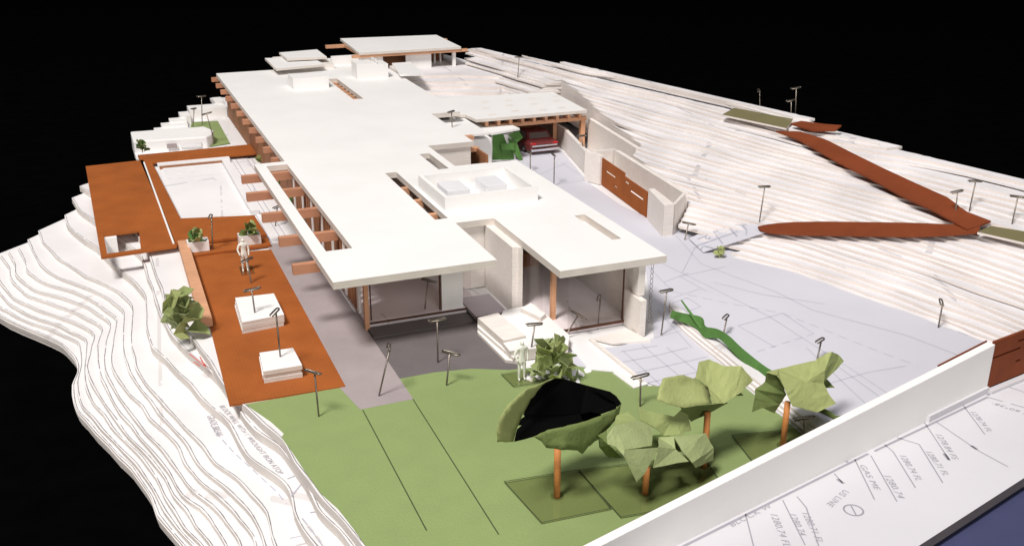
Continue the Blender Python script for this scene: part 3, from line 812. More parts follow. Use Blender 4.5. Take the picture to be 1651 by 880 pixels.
obj('wall', MB().prism([(33.5, 77.0), (33.35, 70.5), (31.5, 62.1), (31.75, 62.05), (33.6, 70.4), (33.75, 77.0)], 0.0, 1.6), 'basswood', cp)
obj('wall', MB().box(26.8, 35.4, 76.2, 76.4, 0.0, 2.9), 'slat', cp)
obj('wall', MB().box(27.0, 27.2, 70.5, 76.0, 0.0, 2.5), 'basswood', cp)
bxa, bxb = at(793, 261, 0), at(836, 260, 0)
obj('storage_box', MB().box(bxa[0], bxb[0], bxa[1], bxa[1] + 3.2, 0.0, 1.95), 'board', cp)
obj('storage_box', MB().box(24.6, bxa[0] - 0.7, 67.2, 69.2, 0.0, 2.25), 'board', cp)
obj('low_roof', MB().prism([at(*q, 2.45)[:2] for q in ((735, 190), (783, 198), (820, 199), (838, 207), (793, 215), (762, 204))], 2.3, 2.45), 'board', cp)
mb = MB().prism([(35.2, 70.0), (34.2, 60.6), (34.5, 60.55), (35.5, 69.95)], 0.0, 2.35)
solo('retaining_wall', mb, 'basswood', 'long beige retaining wall stepping from the carport down to the hill', 'wall')

# ---------------------------------------------------------------- driveway gate court
gc = thing('gate_court', 'beige walled recess with rust brown slotted gate beside the driveway', 'gate', (32, 56, 0))
GA, GB = np.array((31.75, 60.7)), np.array((31.0, 53.0))
gd = (GB - GA) / np.linalg.norm(GB - GA); gn = np.array((gd[1], -gd[0]))
def gp(u, z): return (*(GA + gd * u), z)
def gate_panel(u0, u1, za, zb, slots, name='gate_panel'):
    us = sorted({u0, u1, *[s for q in slots for s in q[:2]]}); zs = sorted({za, zb, *[s for q in slots for s in q[2:]]})
    mb = MB()
    for i in range(len(us) - 1):
        for j in range(len(zs) - 1):
            um, zm = (us[i] + us[i + 1]) / 2, (zs[j] + zs[j + 1]) / 2
            if any(q[0] < um < q[1] and q[2] < zm < q[3] for q in slots): continue
            a, b = GA + gd * us[i], GA + gd * us[i + 1]
            mb.prism([a, b, b + gn * 0.08, a + gn * 0.08], zs[j], zs[j + 1])
    return obj(name, mb, 'brown', gc)
gate_panel(0.0, 3.9, 0.0, 1.88, [(0.7, 2.4, 1.08, 1.22), (2.2, 2.8, 0.5, 0.62)])
gate_panel(3.92, 7.6, 0.0, 1.66, [(4.9, 7.0, 0.92, 1.06), (4.0, 4.7, 1.28, 1.42)])
obj('pier', MB().prism([(31.0, 62.0), (31.55, 60.75), (31.95, 60.75), (31.7, 62.1)], 0, 2.0), 'basswood', gc)
obj('pier', MB().prism([(30.85, 52.9), (30.05, 49.6), (30.75, 49.66), (31.25, 52.9)], 0, 1.95), 'basswood', gc)
obj('court_wall', MB().prism([(33.3, 62.0), (32.4, 51.5), (32.7, 51.4), (33.6, 61.9)], 0, 1.95), 'basswood', gc)
obj('court_wall', MB().prism([(31.75, 62.12), (33.5, 62.2), (33.5, 62.4), (31.75, 62.4)], 0, 1.95), 'basswood', gc)
obj('court_wall', MB().prism([(30.8, 49.7), (32.5, 51.3), (32.35, 51.45), (30.85, 49.95)], 0, 1.9), 'basswood', gc)

# ---------------------------------------------------------------- long boundary wall and street fence
bw = thing('boundary_wall', 'long plain white boundary wall across the front right corner', 'wall', (22, 26, 0))
W0, W1 = at(930, 955, 0)[:2], at(1590, 632, -0.06)[:2]
wd = W1 - W0; wl_ = np.linalg.norm(wd); wd /= wl_; wn = np.array((-wd[1], wd[0]))
poly = [W0, W1, W1 + wn * 0.33, W0 + wn * 0.33]
obj('wall_panel', MB().prism(poly, -0.06, [1.27, 2.12, 2.12, 1.27], 0, 0), 'board', bw, bevel=0.015)
p0 = W1 - wd * 4.2
obj('joint_strip', MB().prism([p0, W1, W1 - wn * 0.10, p0 - wn * 0.10], -0.055, 0.22), 'street', bw)
rf = thing('rust_fence', 'rust brown slotted card fence continuing from the white boundary wall end', 'fence', (*W1, 0))
F1 = at(1760, 560, 0)[:2]
fd = F1 - W1; fl_ = np.linalg.norm(fd); fd /= fl_; fn = np.array((-fd[1], fd[0]))
slots = [(0.05, 2.0, 1.42, 1.52), (1.7, 2.6, 1.78, 1.88), (1.8, 2.15, 0.82, 0.92), (3.5, 5.0, 1.3, 1.4)]
us = sorted({0.0, fl_, *[s for q in slots for s in q[:2]]}); zs = sorted({0.12, 2.22, *[s for q in slots for s in q[2:]]})
mb = MB()
for i in range(len(us) - 1):
    for j in range(len(zs) - 1):
        um, zm = (us[i] + us[i + 1]) / 2, (zs[j] + zs[j + 1]) / 2
        if any(q[0] < um < q[1] and q[2] < zm < q[3] for q in slots): continue
        a, b = W1 + wn * 0.02 + fd * us[i], W1 + wn * 0.02 + fd * us[i + 1]
        mb.prism([a, b, b + fn * 0.12, a + fn * 0.12], zs[j], zs[j + 1])
obj('fence_panel', mb, 'rust', rf)
c0 = at(1530, 581, 2.0)[:2]
obj('cap_strip', MB().bar((*(W1 - wd * 3.4 + wn * 0.38), 1.98), (*(W1 + wn * 0.38), 2.13), 0.05, 0.06), 'rust', rf)
obj('fence_kerb', MB().prism([W1 + wn * 0.01, W1 + fd * fl_, W1 + fd * fl_ - fn * 0.3, W1 - fn * 0.25], -0.055, 0.08), 'street', rf)

# ---------------------------------------------------------------- planting strip of stacked card between lawn and drive
ps = thing('planting_strip', 'narrow curved strip of stacked white card between lawn and driveway', 'kerb', (*at(1200, 610, 0)[:2], 0))
up = [(1078,496),(1105,513),(1130,535),(1165,565),(1200,590),(1225,612),(1268,645),(1320,685),(1345,700)]
dn = [(1080,508),(1100,535),(1130,560),(1165,588),(1204,625),(1253,663),(1296,697),(1330,722)]
U = resample([at(*q, 0.0)[:2] for q in up], 24); D = resample([at(*q, 0.0)[:2] for q in dn], 24)
for k, (s, z) in enumerate(((0.0, 0.12), (0.16, 0.24), (0.34, 0.36))):
    d_ = D + (U - D) * s
    u_ = U - (U - D) * 0.02 * k
    obj('card_layer', MB().prism(list(d_) + list(u_[::-1]), z - 0.115 if k else -0.02, z, 0, 1), ['slope_top', 'hill_edge'], ps)

# ---------------------------------------------------------------- ramps and pads on the hillside
def ribbon(name, upper, lower, lift, mats, label, cat, th=0.10, n=26, zoff=None):
    u = resample(upper, n); l = resample(lower, n)
    zu = np.array([hill_z(*m) for m in u]); zl = np.array([hill_z(*m) for m in l])
    zu = smooth_line(np.stack([np.arange(n), zu], 1), n, 6)[:, 1]; zl = smooth_line(np.stack([np.arange(n), zl], 1), n, 6)[:, 1]
    zm = (zu + zl) / 2
    zu = zm + (zu - zm) * 0.75 + lift; zl = zm + (zl - zm) * 0.75 + lift
    pu = [at(*a, z) for a, z in zip(u, zu)]; pl = [at(*a, z) for a, z in zip(l, zl)]
    vs = pu + pl + [p - np.array((0, 0, th)) for p in pu] + [p - np.array((0, 0, th)) for p in pl]
    fs = [(i, n + i, n + i + 1, i + 1) for i in range(n - 1)] + [(2 * n + i + 1, 3 * n + i + 1, 3 * n + i, 2 * n + i) for i in range(n - 1)]
    fs += [(n + i, 3 * n + i, 3 * n + i + 1, n + i + 1) for i in range(n - 1)] + [(i + 1, 2 * n + i + 1, 2 * n + i, i) for i in range(n - 1)]
    fs += [(0, 2 * n, 3 * n, n), (n - 1, 2 * n - 1, 4 * n - 1, 3 * n - 1)]
    return solo(name, MB().add(vs, fs), mats, label, cat)
ribbon('ramp', [(1222,365),(1240,361),(1275,358),(1330,357),(1400,358),(1470,359),(1545,362),(1582,357)], [(1226,370),(1240,374),(1275,377),(1330,378),(1400,379),(1470,380),(1530,378),(1578,374)], 0.16, 'rust',
       'straight rust brown ramp strip running level across the hillside', 'ramp')
ribbon('ramp', [(1290,212),(1332,225),(1373,246),(1426,272),(1478,296),(1530,319),(1556,340),(1598,356)], [(1251,211),(1285,223),(1311,238),(1353,262),(1405,288),(1457,317),(1504,338),(1535,356),(1560,370)], 0.17, 'rust',
       'long diagonal rust brown ramp strip descending the hillside', 'ramp')
def plate(name, px, lift, th, mats, label, cat):
    hz = np.array([hill_z(*q) for q in px]); zz = hz.mean() * 0.45 + hz * 0.55 + lift + 0.07
    p = [at(*q, z)[:2] for q, z in zip(px, zz)]
    return solo(name, MB().prism(p, list(zz - th), list(zz), 0, 1), mats, label, cat)
plate('ramp', [(1275,199),(1292,195),(1330,200),(1357,202),(1347,210),(1310,210)], 0.05, 0.1, ['rust', 'rust'], 'short pointed rust brown strip at the very top of the hill', 'ramp')
plate('landing_pad', [(1164,185),(1184,174),(1279,192),(1268,207)], 0.05, 0.12, ['pad', 'hill_edge'], 'olive grey landing pad near the top of the hill', 'landing')
plate('landing_pad', [(1576,374),(1597,364),(1651,373),(1720,384),(1716,404),(1651,391)], 0.05, 0.12, ['pad', 'hill_edge'], 'olive grey landing pad at the foot of the diagonal ramp', 'landing')
# folded drawing that bridges from driveway to ramp
dq = [(1134,406,0.12),(1237,373,1.05),(1221,361,1.1),(1172,357,0.75),(1111,384,0.14)]
vv = [at(*q) for q in dq]; nq = len(vv)
mb = MB().add(vv + [p - np.array((0, 0, .05)) for p in vv], [tuple(range(nq)), tuple(reversed(range(nq, 2 * nq)))] + [(j, i, i + nq, j + nq) for i, j in [(k, (k + 1) % nq) for k in range(nq)]])
dr = thing('drawing_sheet', 'white paper plan drawing bridging the driveway and the level ramp', 'drawing', (*vv[0][:2], 0))
obj('paper', mb, 'drive', dr)
def dz(px, py):
    q = np.array([(a, b) for a, b, c in dq]); zz = np.array([c for a, b, c in dq])
    A = np.c_[q, np.ones(len(q))]; c = np.linalg.lstsq(A, zz, rcond=None)[0]
    return float(c @ (px, py, 1))
lm = MB()
for pl in ([(1125,385),(1180,362),(1205,362)], [(1118,398),(1190,372)], [(1150,372),(1165,392)], [(1175,365),(1188,380)], [(1135,396),(1150,400)], [(1197,362),(1204,370),(1203,378)], [(1130,402),(1134,396)]):
    lm.strip([at(a, b, dz(a, b) + 0.03) for a, b in pl], 0.05, 0.0)
cc = np.array((1141, 382)); lm.strip([at(cc[0] + 4 * math.cos(q), cc[1] + 3 * math.sin(q), dz(*cc) + 0.03) for q in np.linspace(0, 6.3, 14)], 0.05, 0)
obj('plan_lines', lm, 'ink', dr, kind='stuff')

# ---------------------------------------------------------------- back-left terraces behind the pool
bt = setting('back_terrace')
steps = [(250,213),(261,204),(274,196),(291,188),(305,178),(347,166)]
bl = [at(*q, -0.06)[:2] for q in ((217, 246), (222, 240), (251, 215), (262, 206), (275, 198), (292, 190), (306, 181), (347, 168))]
obj('terrace_board', MB().prism([(10.9, 79.25), (10.9, bl[-1][1])] + bl[::-1] + [(bl[0][0], 79.25)], -0.3, -0.06, 0, 1), ['paper', 'slope_edge'], bt)
pp = [at(*q, 0.16 * (i + 1)) for i, q in enumerate(steps)]
pp.append(pp[-1] + (1.6, 2.0, 0))
for i, q in enumerate(steps):
    z = 0.16 * (i + 1)
    p = pp[i]
    x1 = at(302 + 2 * i, 203, z)[0] if i < 4 else 10.9
    obj('terrace_board', MB().box(p[0], max(x1, p[0] + 0.8), p[1], max(pp[i + 1][1] + 0.4, p[1] + 1.2), -0.05, z, 0), ['board', 'board_edge'], bt)
lp = solo('lawn_patch', MB().prism([at(*q, 0.03)[:2] for q in ((281, 216), (306, 209), (309, 197), (351, 195), (371, 231), (340, 236), (300, 232))], 0.0, 0.03), 'lawn',
          'small bright green lawn patch behind the pool terrace', 'lawn')
wt = thing('terrace_wall', 'thick white curved end wall behind the pool with plan drawing on it', 'wall', (6, 80, 0))
fp = [at(*q, 0.0)[:2] for q in ((217, 246), (335, 238), (343, 234), (346, 227))]
bk = [np.array(q) + (0.0, 0.0) for q in fp]
fp2 = [fp[0], fp[1], fp[2], fp[3], fp[3] + np.array((-0.5, 1.6)), fp[0] + np.array((0, 3.4))]
obj('wall_block', MB().prism(fp2, -0.6, 0.85), 'board', wt, bevel=0.1)
fy = fp[0][1]
obj('niche', MB().bar((*(at(270, 243, 0.0)[:2] + (0, -0.05)), 0.35), (*(at(286, 242, 0.0)[:2] + (0, -0.05)), 0.35), 0.08, 0.35), 'grey', wt)
obj('niche', MB().bar((*(at(292, 241, 0.0)[:2] + (0, -0.05)), 0.35), (*(at(325, 239, 0.0)[:2] + (0, -0.05)), 0.35), 0.08, 0.4), 'paper', wt)

# ---------------------------------------------------------------- stacked white steps at the entrance
es = thing('entrance_steps', 'stack of white card entrance steps between the two front wings', 'steps', (16.8, 40, 0))
def P2(q, z): return at(q[0], q[1], z)[:2]
obj('step', MB().prism([P2(q, 0.50) for q in ((812, 500), (862, 490), (918, 540), (916, 556), (822, 566), (795, 533))], 0.0, 0.50, 0, 1), ['board', 'board_edge'], es)
obj('step', MB().prism([P2(q, 0.12) for q in ((770, 520), (800, 540), (845, 575), (846, 584), (815, 580), (770, 535))], -0.03, 0.12, 0, 1), ['board', 'board_edge'], es)
obj('step', MB().prism([P2(q, 0.28) for q in ((770, 514), (800, 536), (845, 572), (828, 577), (770, 527))], 0.121, 0.28, 0, 1), ['board', 'board_edge'], es)
obj('step', MB().prism([P2(q, 0.62) for q in ((770, 512), (803, 504), (848, 541), (812, 549))], 0.281, 0.62, 0, 1), ['basswood', 'board_edge'], es)
obj('step', MB().prism([P2(q, 0.72) for q in ((840, 497), (856, 488), (880, 505), (872, 512))], 0.501, 0.72, 0, 1), ['board', 'board_edge'], es)
o = card('paving_slab', [(955, 545), (1012, 530), (1050, 549), (988, 553)], 0.10, 0.08, 'basswood', 'beige slab lying at the foot of the right wing wall', 'slab')
card('path', [(915, 556), (945, 545), (1003, 585), (1003, 600), (950, 595)], 0.05, 0.04, 'paper_plain', 'white paper path between the steps and the paved court', 'path')
solo('timber_kerb', MB().bar(at(952, 548, 0.1), at(1035, 615, 0.1), 0.14, 0.2), 'basswood', 'thin timber kerb between white path and paved court', 'kerb')
card('paving_slab', [(988, 600), (1006, 592), (1045, 618), (1022, 625)], 0.06, 0.05, 'board', 'small white slab at the lawn edge by the paved court', 'slab')

# ---------------------------------------------------------------- white blocks on the lower deck
def block(label, tl, tr, br, bl, layers, z0, th):
    ztop = z0 + layers * th
    c = [at(*q, ztop)[:2] for q in (tl, tr, br, bl)]
    cen = sum(c) / 4
    t = thing('card_block', label, 'block', (*cen, z0), 'stacked white card blocks on the deck')
    for k in range(layers):
        j = rng.normal(0, 0.018, 2)
        obj('card_layer', MB().prism([p + j + rng.normal(0, .008, 2) for p in c], z0 + k * th + (0.006 if k else 0), z0 + (k + 1) * th, 0, 1), ['board', 'board_edge'], t)
    return ztop
zb1 = block('larger white stacked card block on the brown deck near the house', (378, 480), (441, 473), (457, 507), (390, 520), 3, 0.04, 0.19)
zb2 = block('smaller white stacked card block on the brown deck near the lawn', (418, 568), (472, 560), (486, 588), (424, 598), 3, 0.04, 0.19)

# ---------------------------------------------------------------- crumpled-paper plants
def paper(name, parent, pts, faces, yplane, mat, cuts=3, crumple=0.03, th=0.02, seed=0, smooth=False):
    """a creased sheet: photo corners with a depth offset, faceted then lightly crumpled"""
    V = [aty(px, py, yplane + dy) for px, py, dy in pts]
    bm = bmesh.new(); r = root_of(parent)
    bvs = [bm.verts.new(Vector(v - r) * S) for v in V]
    for f in faces: bm.faces.new([bvs[i] for i in f])
    bmesh.ops.triangulate(bm, faces=bm.faces)
    bmesh.ops.subdivide_edges(bm, edges=bm.edges, cuts=cuts, use_grid_fill=True)
    rr = random.Random(seed + len(pts) * 13)
    for v in bm.verts:
        v.co += Vector([rr.gauss(0, crumple * S) for _ in range(3)]) * (1.0 if not v.is_boundary else 0.5)
    bmesh.ops.recalc_face_normals(bm, faces=bm.faces)
    me = bpy.data.meshes.new(name); bm.to_mesh(me); bm.free()
    if smooth:
        for p in me.polygons: p.use_smooth = True
    mats = mat if isinstance(mat, (list, tuple)) else [mat]
    for m_ in mats: me.materials.append(M[m_])
    o = bpy.data.objects.new(name, me); COL.objects.link(o); o.parent = parent; ROOT[o.name] = r
    s = o.modifiers.new('thickness', 'SOLIDIFY'); s.thickness = th * S; s.offset = -1
    if len(mats) > 1: s.material_offset = 1; s.material_offset_rim = 0
    return o

def tree(label, trunk_px, top_px, r, sheets, basequad=None, rear_drop=None):
    b = at(*trunk_px, 0.03)
    t = thing('paper_tree', label, 'tree', b, 'crumpled paper trees on the lawn')
    top = aty(*top_px, b[1])
    obj('trunk', MB().tube([b, b + (top - b) * 0.5, top], r, 10), 'trunk', t, smooth=True)
    obj('trunk_collar', MB().tube([b + np.array((0, 0, 0.0)), b + np.array((0, 0, 0.07))], r * 2.0, 10), 'clear', t)
    if basequad:
        c = [at(*q, 0.09)[:2] for q in basequad]
        obj('clear_base', MB().prism(c, 0.012, 0.075), 'clear', t)
        e = MB(); q = [np.array((*p, 0.079)) for p in c]
        e.strip(q + [q[0]], 0.035)
        obj('base_edge', e, 'cut', t)
    xs = [p[0] for q in sheets for p in q[1]]; ys = [p[1] for q in sheets for p in q[1]]
    xa, xb_, ya, yb = min(xs), max(xs), min(ys), max(ys); w_, h_ = xb_ - xa, yb - ya
    rear = [(xa + .12 * w_, ya + .62 * h_, .5), (xa + .30 * w_, ya + .42 * h_, 1.1), (xa + .55 * w_, ya + .36 * h_, 1.5), (xa + .82 * w_, ya + .45 * h_, 1.1), (xa + .90 * w_, ya + .58 * h_, .5), (xa + .5 * w_, ya + .60 * h_, .7)]
    rear = [(x, y + (0 if rear_drop is None else rear_drop), d) for x, y, d in rear]
    paper('crown', t, rear, [(0, 1, 5), (1, 2, 5), (2, 3, 5), (3, 4, 5)], b[1], 'blackpaper' if basequad and trunk_px[0] < 950 else 'deepgreen', cuts=2, crumple=0.012)  # unseen rear sheet, added to cast more shadow behind the tree
    for i, (nm, pts, faces, mat, kw) in enumerate(sheets):
        paper(nm, t, pts, faces, b[1], mat, seed=i * 7 + int(trunk_px[0]), **kw)
    return t

# near-left tree with an added black patch standing for a background cut-out
c0 = (780, 590, 846 / 250.0)
def C(l, c):  # crop coordinates -> photo pixels, keeping the depth
    return [(c[0] + x / c[2], c[1] + y / c[2], d) for x, y, d in l]
left_flap = C([(385,65,.5),(330,85,.2),(220,130,-.2),(130,210,-.5),(85,285,-.6),(70,350,-.6),(75,410,-.5),(160,412,-.2),(175,350,-.1),(215,255,0),(255,180,.2),(300,110,.4)], c0)
front_bowl = C([(270,385,-.5),(350,350,-.6),(460,325,-.7),(560,300,-.7),(640,270,-.5),(720,235,-.2),(750,205,.2),(735,270,-.1),(690,330,-.4),(620,400,-.6),(570,440,-.6),(540,480,-.5),(505,458,-.7),(430,455,-.8),(340,445,-.6),(315,410,-.6)], c0)
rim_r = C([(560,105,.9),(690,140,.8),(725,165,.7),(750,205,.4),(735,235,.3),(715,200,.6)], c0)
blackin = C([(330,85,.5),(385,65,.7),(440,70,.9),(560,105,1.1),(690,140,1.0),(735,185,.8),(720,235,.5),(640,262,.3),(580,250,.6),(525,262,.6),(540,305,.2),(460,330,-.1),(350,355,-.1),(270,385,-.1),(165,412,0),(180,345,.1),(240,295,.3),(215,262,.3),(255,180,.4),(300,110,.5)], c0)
tree('crumpled green paper tree with added black patch inside, nearest the lawn middle', (898, 800), (899, 722), 0.115,
     [('crown', left_flap, [(0,1,11),(1,10,11),(1,2,10),(2,9,10),(2,3,9),(3,8,9),(3,4,8),(4,5,8),(5,7,8),(5,6,7)], 'olive', dict(cuts=3, crumple=0.012, smooth=True)),
      ('crown', front_bowl, [(0,1,15),(1,14,15),(1,2,14),(2,13,14),(2,12,13),(2,3,12),(3,10,12),(10,11,12),(3,9,10),(3,4,9),(4,8,9),(4,5,8),(5,7,8),(5,6,7)], 'deepgreen', dict(cuts=3, crumple=0.015, smooth=True)),
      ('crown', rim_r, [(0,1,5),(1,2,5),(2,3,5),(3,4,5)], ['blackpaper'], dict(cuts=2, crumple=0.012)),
      ('crown_lining', blackin, [(0,1,19),(1,2,18,19),(2,17,18),(2,3,9),(2,9,17),(3,8,9),(3,4,8),(4,5,8),(5,7,8),(5,6,7),(9,16,17),(9,10,16),(10,11,16),(11,12,16),(12,13,16),(13,15,16),(13,14,15)], 'blackpaper', dict(cuts=1, crumple=0.005))],  # made-up black sheet where the background cut-out bites into the crown
     [(813, 775), (933, 756), (985, 818), (873, 841)])

c1 = (950, 560, 1027 / 280.0)
f2 = C([(100,525,-.2),(150,460,0),(280,430,.5),(380,465,.5),(370,580,-.3),(210,605,-.6),(110,570,-.4)], c1)
f2b = C([(285,350,1.0),(340,372,.9),(500,408,.6),(545,365,.8),(585,400,.6),(605,490,.3),(540,512,.1),(440,520,.3),(385,470,.4),(300,425,.6)], c1)
f2c = C([(210,605,-.7),(410,590,-.5),(330,745,-.9),(280,795,-.9),(205,640,-.8),(145,575,-.4)], c1)
f2d = C([(410,530,.2),(500,525,0),(510,600,-.3),(590,670,-.5),(380,710,-.8),(410,590,-.5)], c1)
f2e = C([(500,525,.1),(690,505,.3),(735,590,.1),(735,665,0),(630,710,-.5),(610,680,-.6),(550,610,-.4)], c1)
f2f = C([(50,520,.4),(100,490,.3),(115,575,-.1),(150,610,.1),(190,650,.3),(110,650,.5),(60,590,.5)], c1)
f2g = C([(160,400,.8),(230,380,.9),(280,430,.5),(150,460,.3)], c1)
tree('crumpled sage green paper tree in the middle of the front row', (1040, 795), (1043, 752), 0.115,
     [('crown', f2, [(0,1,6),(1,2,4,5,6),(2,3,4)], 'sage', dict(cuts=2, crumple=0.012)),
      ('crown', f2b, [(0,1,9),(1,8,9),(1,2,7,8),(2,6,7),(2,3,6),(3,4,6),(4,5,6)], 'olive2', dict(cuts=2, crumple=0.012)),
      ('crown', f2c, [(0,1,2),(0,2,3,4),(0,4,5)], 'sage', dict(cuts=2, crumple=0.01)),
      ('crown', f2d, [(0,1,2,5),(2,3,4,5)], 'sage', dict(cuts=2, crumple=0.01)),
      ('crown', f2e, [(0,1,6),(1,2,5,6),(2,3,4,5)], 'sage', dict(cuts=2, crumple=0.014)),
      ('crown', f2f, [(0,1,2),(0,2,3,6),(3,4,5,6)], 'deepgreen', dict(cuts=2, crumple=0.012)),
      ('crown', f2g, [(0,1,2,3)], 'olive2', dict(cuts=2, crumple=0.012))],
     [(933, 757), (1130, 730), (1180, 800), (1001, 832)])

f2, f2b, f2c, f2d, f2e, f2f, f2g = [[(x, y, d * 1.9) for x, y, d in q] for q in (f2, f2b, f2c, f2d, f2e, f2f, f2g)]
f3 = C([(400,310,-.5),(415,240,-.2),(440,180,.2),(560,160,.4),(630,190,.5),(700,235,.4),(725,330,-.3),(560,355,-.6),(470,335,-.6),(530,230,.1)], c1)
f3b = C([(628,180,.6),(650,85,1.0),(710,70,1.1),(800,110,.8),(900,110,.7),(970,195,.5),(890,270,.1),(800,330,-.1),(735,330,-.3),(705,235,.4)], c1)
f3c = C([(535,352,-.2),(735,335,.2),(820,325,.3),(680,400,.4),(600,435,.4)], c1)
tree('crumpled olive paper tree with two rounded lobes, in the back row', (1135, 752), (1141, 664), 0.115,
     [('crown', f3, [(0,1,9,8),(1,2,9),(2,3,9),(3,4,9),(4,5,9),(5,6,9),(6,7,9),(7,8,9)], 'olive', dict(cuts=3, crumple=0.01, smooth=True)),
      ('crown', f3b, [(0,1,9),(1,2,9),(2,3,9),(3,7,8,9),(3,4,7),(4,6,7),(4,5,6)], 'olive', dict(cuts=3, crumple=0.012)),
      ('crown', f3c, [(0,1,4),(1,3,4),(1,2,3)], 'deepgreen', dict(cuts=2, crumple=0.01))])  # underside in darker green, its shade put into the colour

c4 = (1180, 540, 4.4)
f4 = C([(245,262,.3),(330,240,.6),(450,210,.7),(590,180,.8),(670,130,1.0),(710,118,1.0),(660,250,.4),(655,345,.2),(690,420,-.1),(740,485,-.3),(600,548,-.6),(430,500,-.7),(390,410,-.4),(350,320,0),(320,285,.1),(530,330,.1),(440,480,-.6)], c4)
f4b = C([(710,118,1.0),(760,140,1.2),(795,185,1.1),(740,245,.8),(660,325,.3),(660,250,.4)], c4)
f4c = C([(245,265,.4),(325,290,.2),(385,420,.1),(340,490,.2),(300,552,.2),(220,515,.1),(140,545,-.2),(160,440,.2),(165,385,.4),(235,330,.5)], c4)
tree('crumpled olive paper tree with winged crown, beside the boundary wall', (1262, 718), (1270, 648), 0.115,
     [('crown', f4, [(0,1,14),(1,15,13,14),(1,2,15),(2,3,6,15),(3,4,6),(4,5,6),(6,7,15),(7,8,16,15),(8,9,10),(8,10,16),(10,11,16),(11,12,16),(12,13,15,16)], 'olive', dict(cuts=3, crumple=0.010)),
      ('crown', f4b, [(0,1,5),(1,4,5),(1,3,4),(1,2,3)], 'olive2', dict(cuts=2, crumple=0.01)),
      ('crown', f4c, [(0,1,9),(1,2,8,9),(2,3,7,8),(3,5,6,7),(3,4,5)], 'deepgreen', dict(cuts=2, crumple=0.012))],
     [(1180, 700), (1290, 690), (1330, 712), (1215, 745)])

def crumple_plant(name, label, cat, boxpx, z, nleaf, size, mats, seed, depth=0.6, group=None):
    """clump of torn paper leaves, each leaf a small creased sheet, filling the pixel box; base at height z"""
    x0, y0, x1, y1 = boxpx
    rr = random.Random(seed)
    b = at((x0 + x1) / 2, y1, z); y = b[1]
    t = thing(name, label, cat, b, group)
    top = aty((x0 + x1) / 2, y0, y)[2]; H_ = top - z
    Wd = aty(x1, y1, y)[0] - aty(x0, y1, y)[0]
    obj('stem', MB().tube([b, b + np.array((0, 0, H_ * 0.35))], 0.04, 6), 'olive2', t)
    for i in range(nleaf):
        ph = i * 2.39996 + rr.uniform(-.3, .3); h = ((i + 0.5) / nleaf) ** 0.8
        rad = math.sqrt(max(0.05, 1 - (h * 1.25 - 0.35) ** 2)) * rr.uniform(0.45, 0.95)
        o_ = np.array((math.cos(ph), math.sin(ph), 0.0))
        c = b + np.array((o_[0] * Wd * 0.34 * rad, o_[1] * depth * 0.40 * rad, (0.12 + 0.72 * h) * H_))
        out = o_ * (1.1 - h) + np.array((0, -0.25, 0.25 + h)) + np.array([rr.gauss(0, .38) for _ in range(3)]); out /= np.linalg.norm(out)
        a = np.cross(out, (rr.gauss(0, .8), rr.gauss(0, .8), 1)); a /= np.linalg.norm(a); d = np.cross(a, out)
        s = size * rr.uniform(0.65, 1.2)
        # a kite-shaped scrap creased along its middle, folded up at both sides
        f_ = rr.uniform(0.12, 0.4)
        tip = c + out * s * rr.uniform(.42, .6) + d * s * rr.uniform(-.3, .15)
        mid = c + out * s * 0.15
        pts = [c - out * s * 0.30, c + a * s * rr.uniform(.32, .5) + d * s * f_, tip, c - a * s * rr.uniform(.32, .5) + d * s * f_ * rr.uniform(.4, 1.2), mid,
               c + a * s * .30 + out * s * .42 + d * s * rr.uniform(-.1, .3), c - a * s * .28 + out * s * .38 + d * s * rr.uniform(-.1, .3)]
        mb = MB().add(pts, [(0, 1, 4), (1, 5, 4), (5, 2, 4), (2, 6, 4), (6, 3, 4), (3, 0, 4)])
        o = obj('leaf', mb, mats[i % len(mats)], t)
        so = o.modifiers.new('thickness', 'SOLIDIFY'); so.thickness = 0.018 * S
    return t
crumple_plant('paper_bush', 'crumpled green paper bush beside the figure and entrance steps', 'bush', (850, 545, 928, 618), 0.0, 26, 0.98, ['olive2', 'sage', 'olive'], 11, 1.6)
crumple_plant('paper_bush', 'crumpled green paper bush at the end of the timber kerb', 'bush', (262, 468, 332, 546), -0.05, 22, 1.05, ['olive2', 'sage', 'olive'], 5, 1.4)
# white gravelly torn paper around the bush by the steps
mb = MB()
for i in range(26):
    p = at(random.uniform(850, 950), random.uniform(596, 618), 0.03); s = random.uniform(0.1, 0.28); q = random.uniform(0, 3)
    a_, b_ = np.array((math.cos(q), math.sin(q), 0.2)) * s, np.array((-math.sin(q), math.cos(q), 0.1)) * s * .7
    mb.add([p - a_, p - b_, p + a_ + (0, 0, .1), p + b_], [(0, 1, 2, 3)])
o = obj('torn_paper_litter', mb, 'paper_plain'); o['kind'] = 'stuff'

def planter(label, box_tl, box_br, z, plant_label, plant_box, seed, group='white planters at the pool'):
    a = at(box_tl[0], box_br[1], z); b = at(box_br[0], box_br[1], z)
    w = b[0] - a[0]; h = aty(box_tl[0], box_tl[1], a[1])[2] - z
    t = thing('planter', label, 'planter', ((a[0] + b[0]) / 2, a[1], z))
    y0 = a[1]; d_ = w * 0.6
    obj('planter_box', MB().box(a[0], b[0], y0, y0 + 0.08, z, z + h).box(a[0], b[0], y0 + d_ - .08, y0 + d_, z, z + h).box(a[0], a[0] + .08, y0 + .081, y0 + d_ - .081, z, z + h - .002).box(b[0] - .08, b[0], y0 + .081, y0 + d_ - .081, z, z + h - .002), 'board', t)
    obj('soil', MB().box(a[0] + .09, b[0] - .09, y0 + .09, y0 + d_ - .09, z + 0.02, z + h * 0.8), 'darkgrey', t)
    crumple_plant('potted_plant', plant_label, 'plant', plant_box, z + h * 0.6, 12, 0.62, ['leafgreen', 'deepgreen', 'olive'], seed, 0.5)
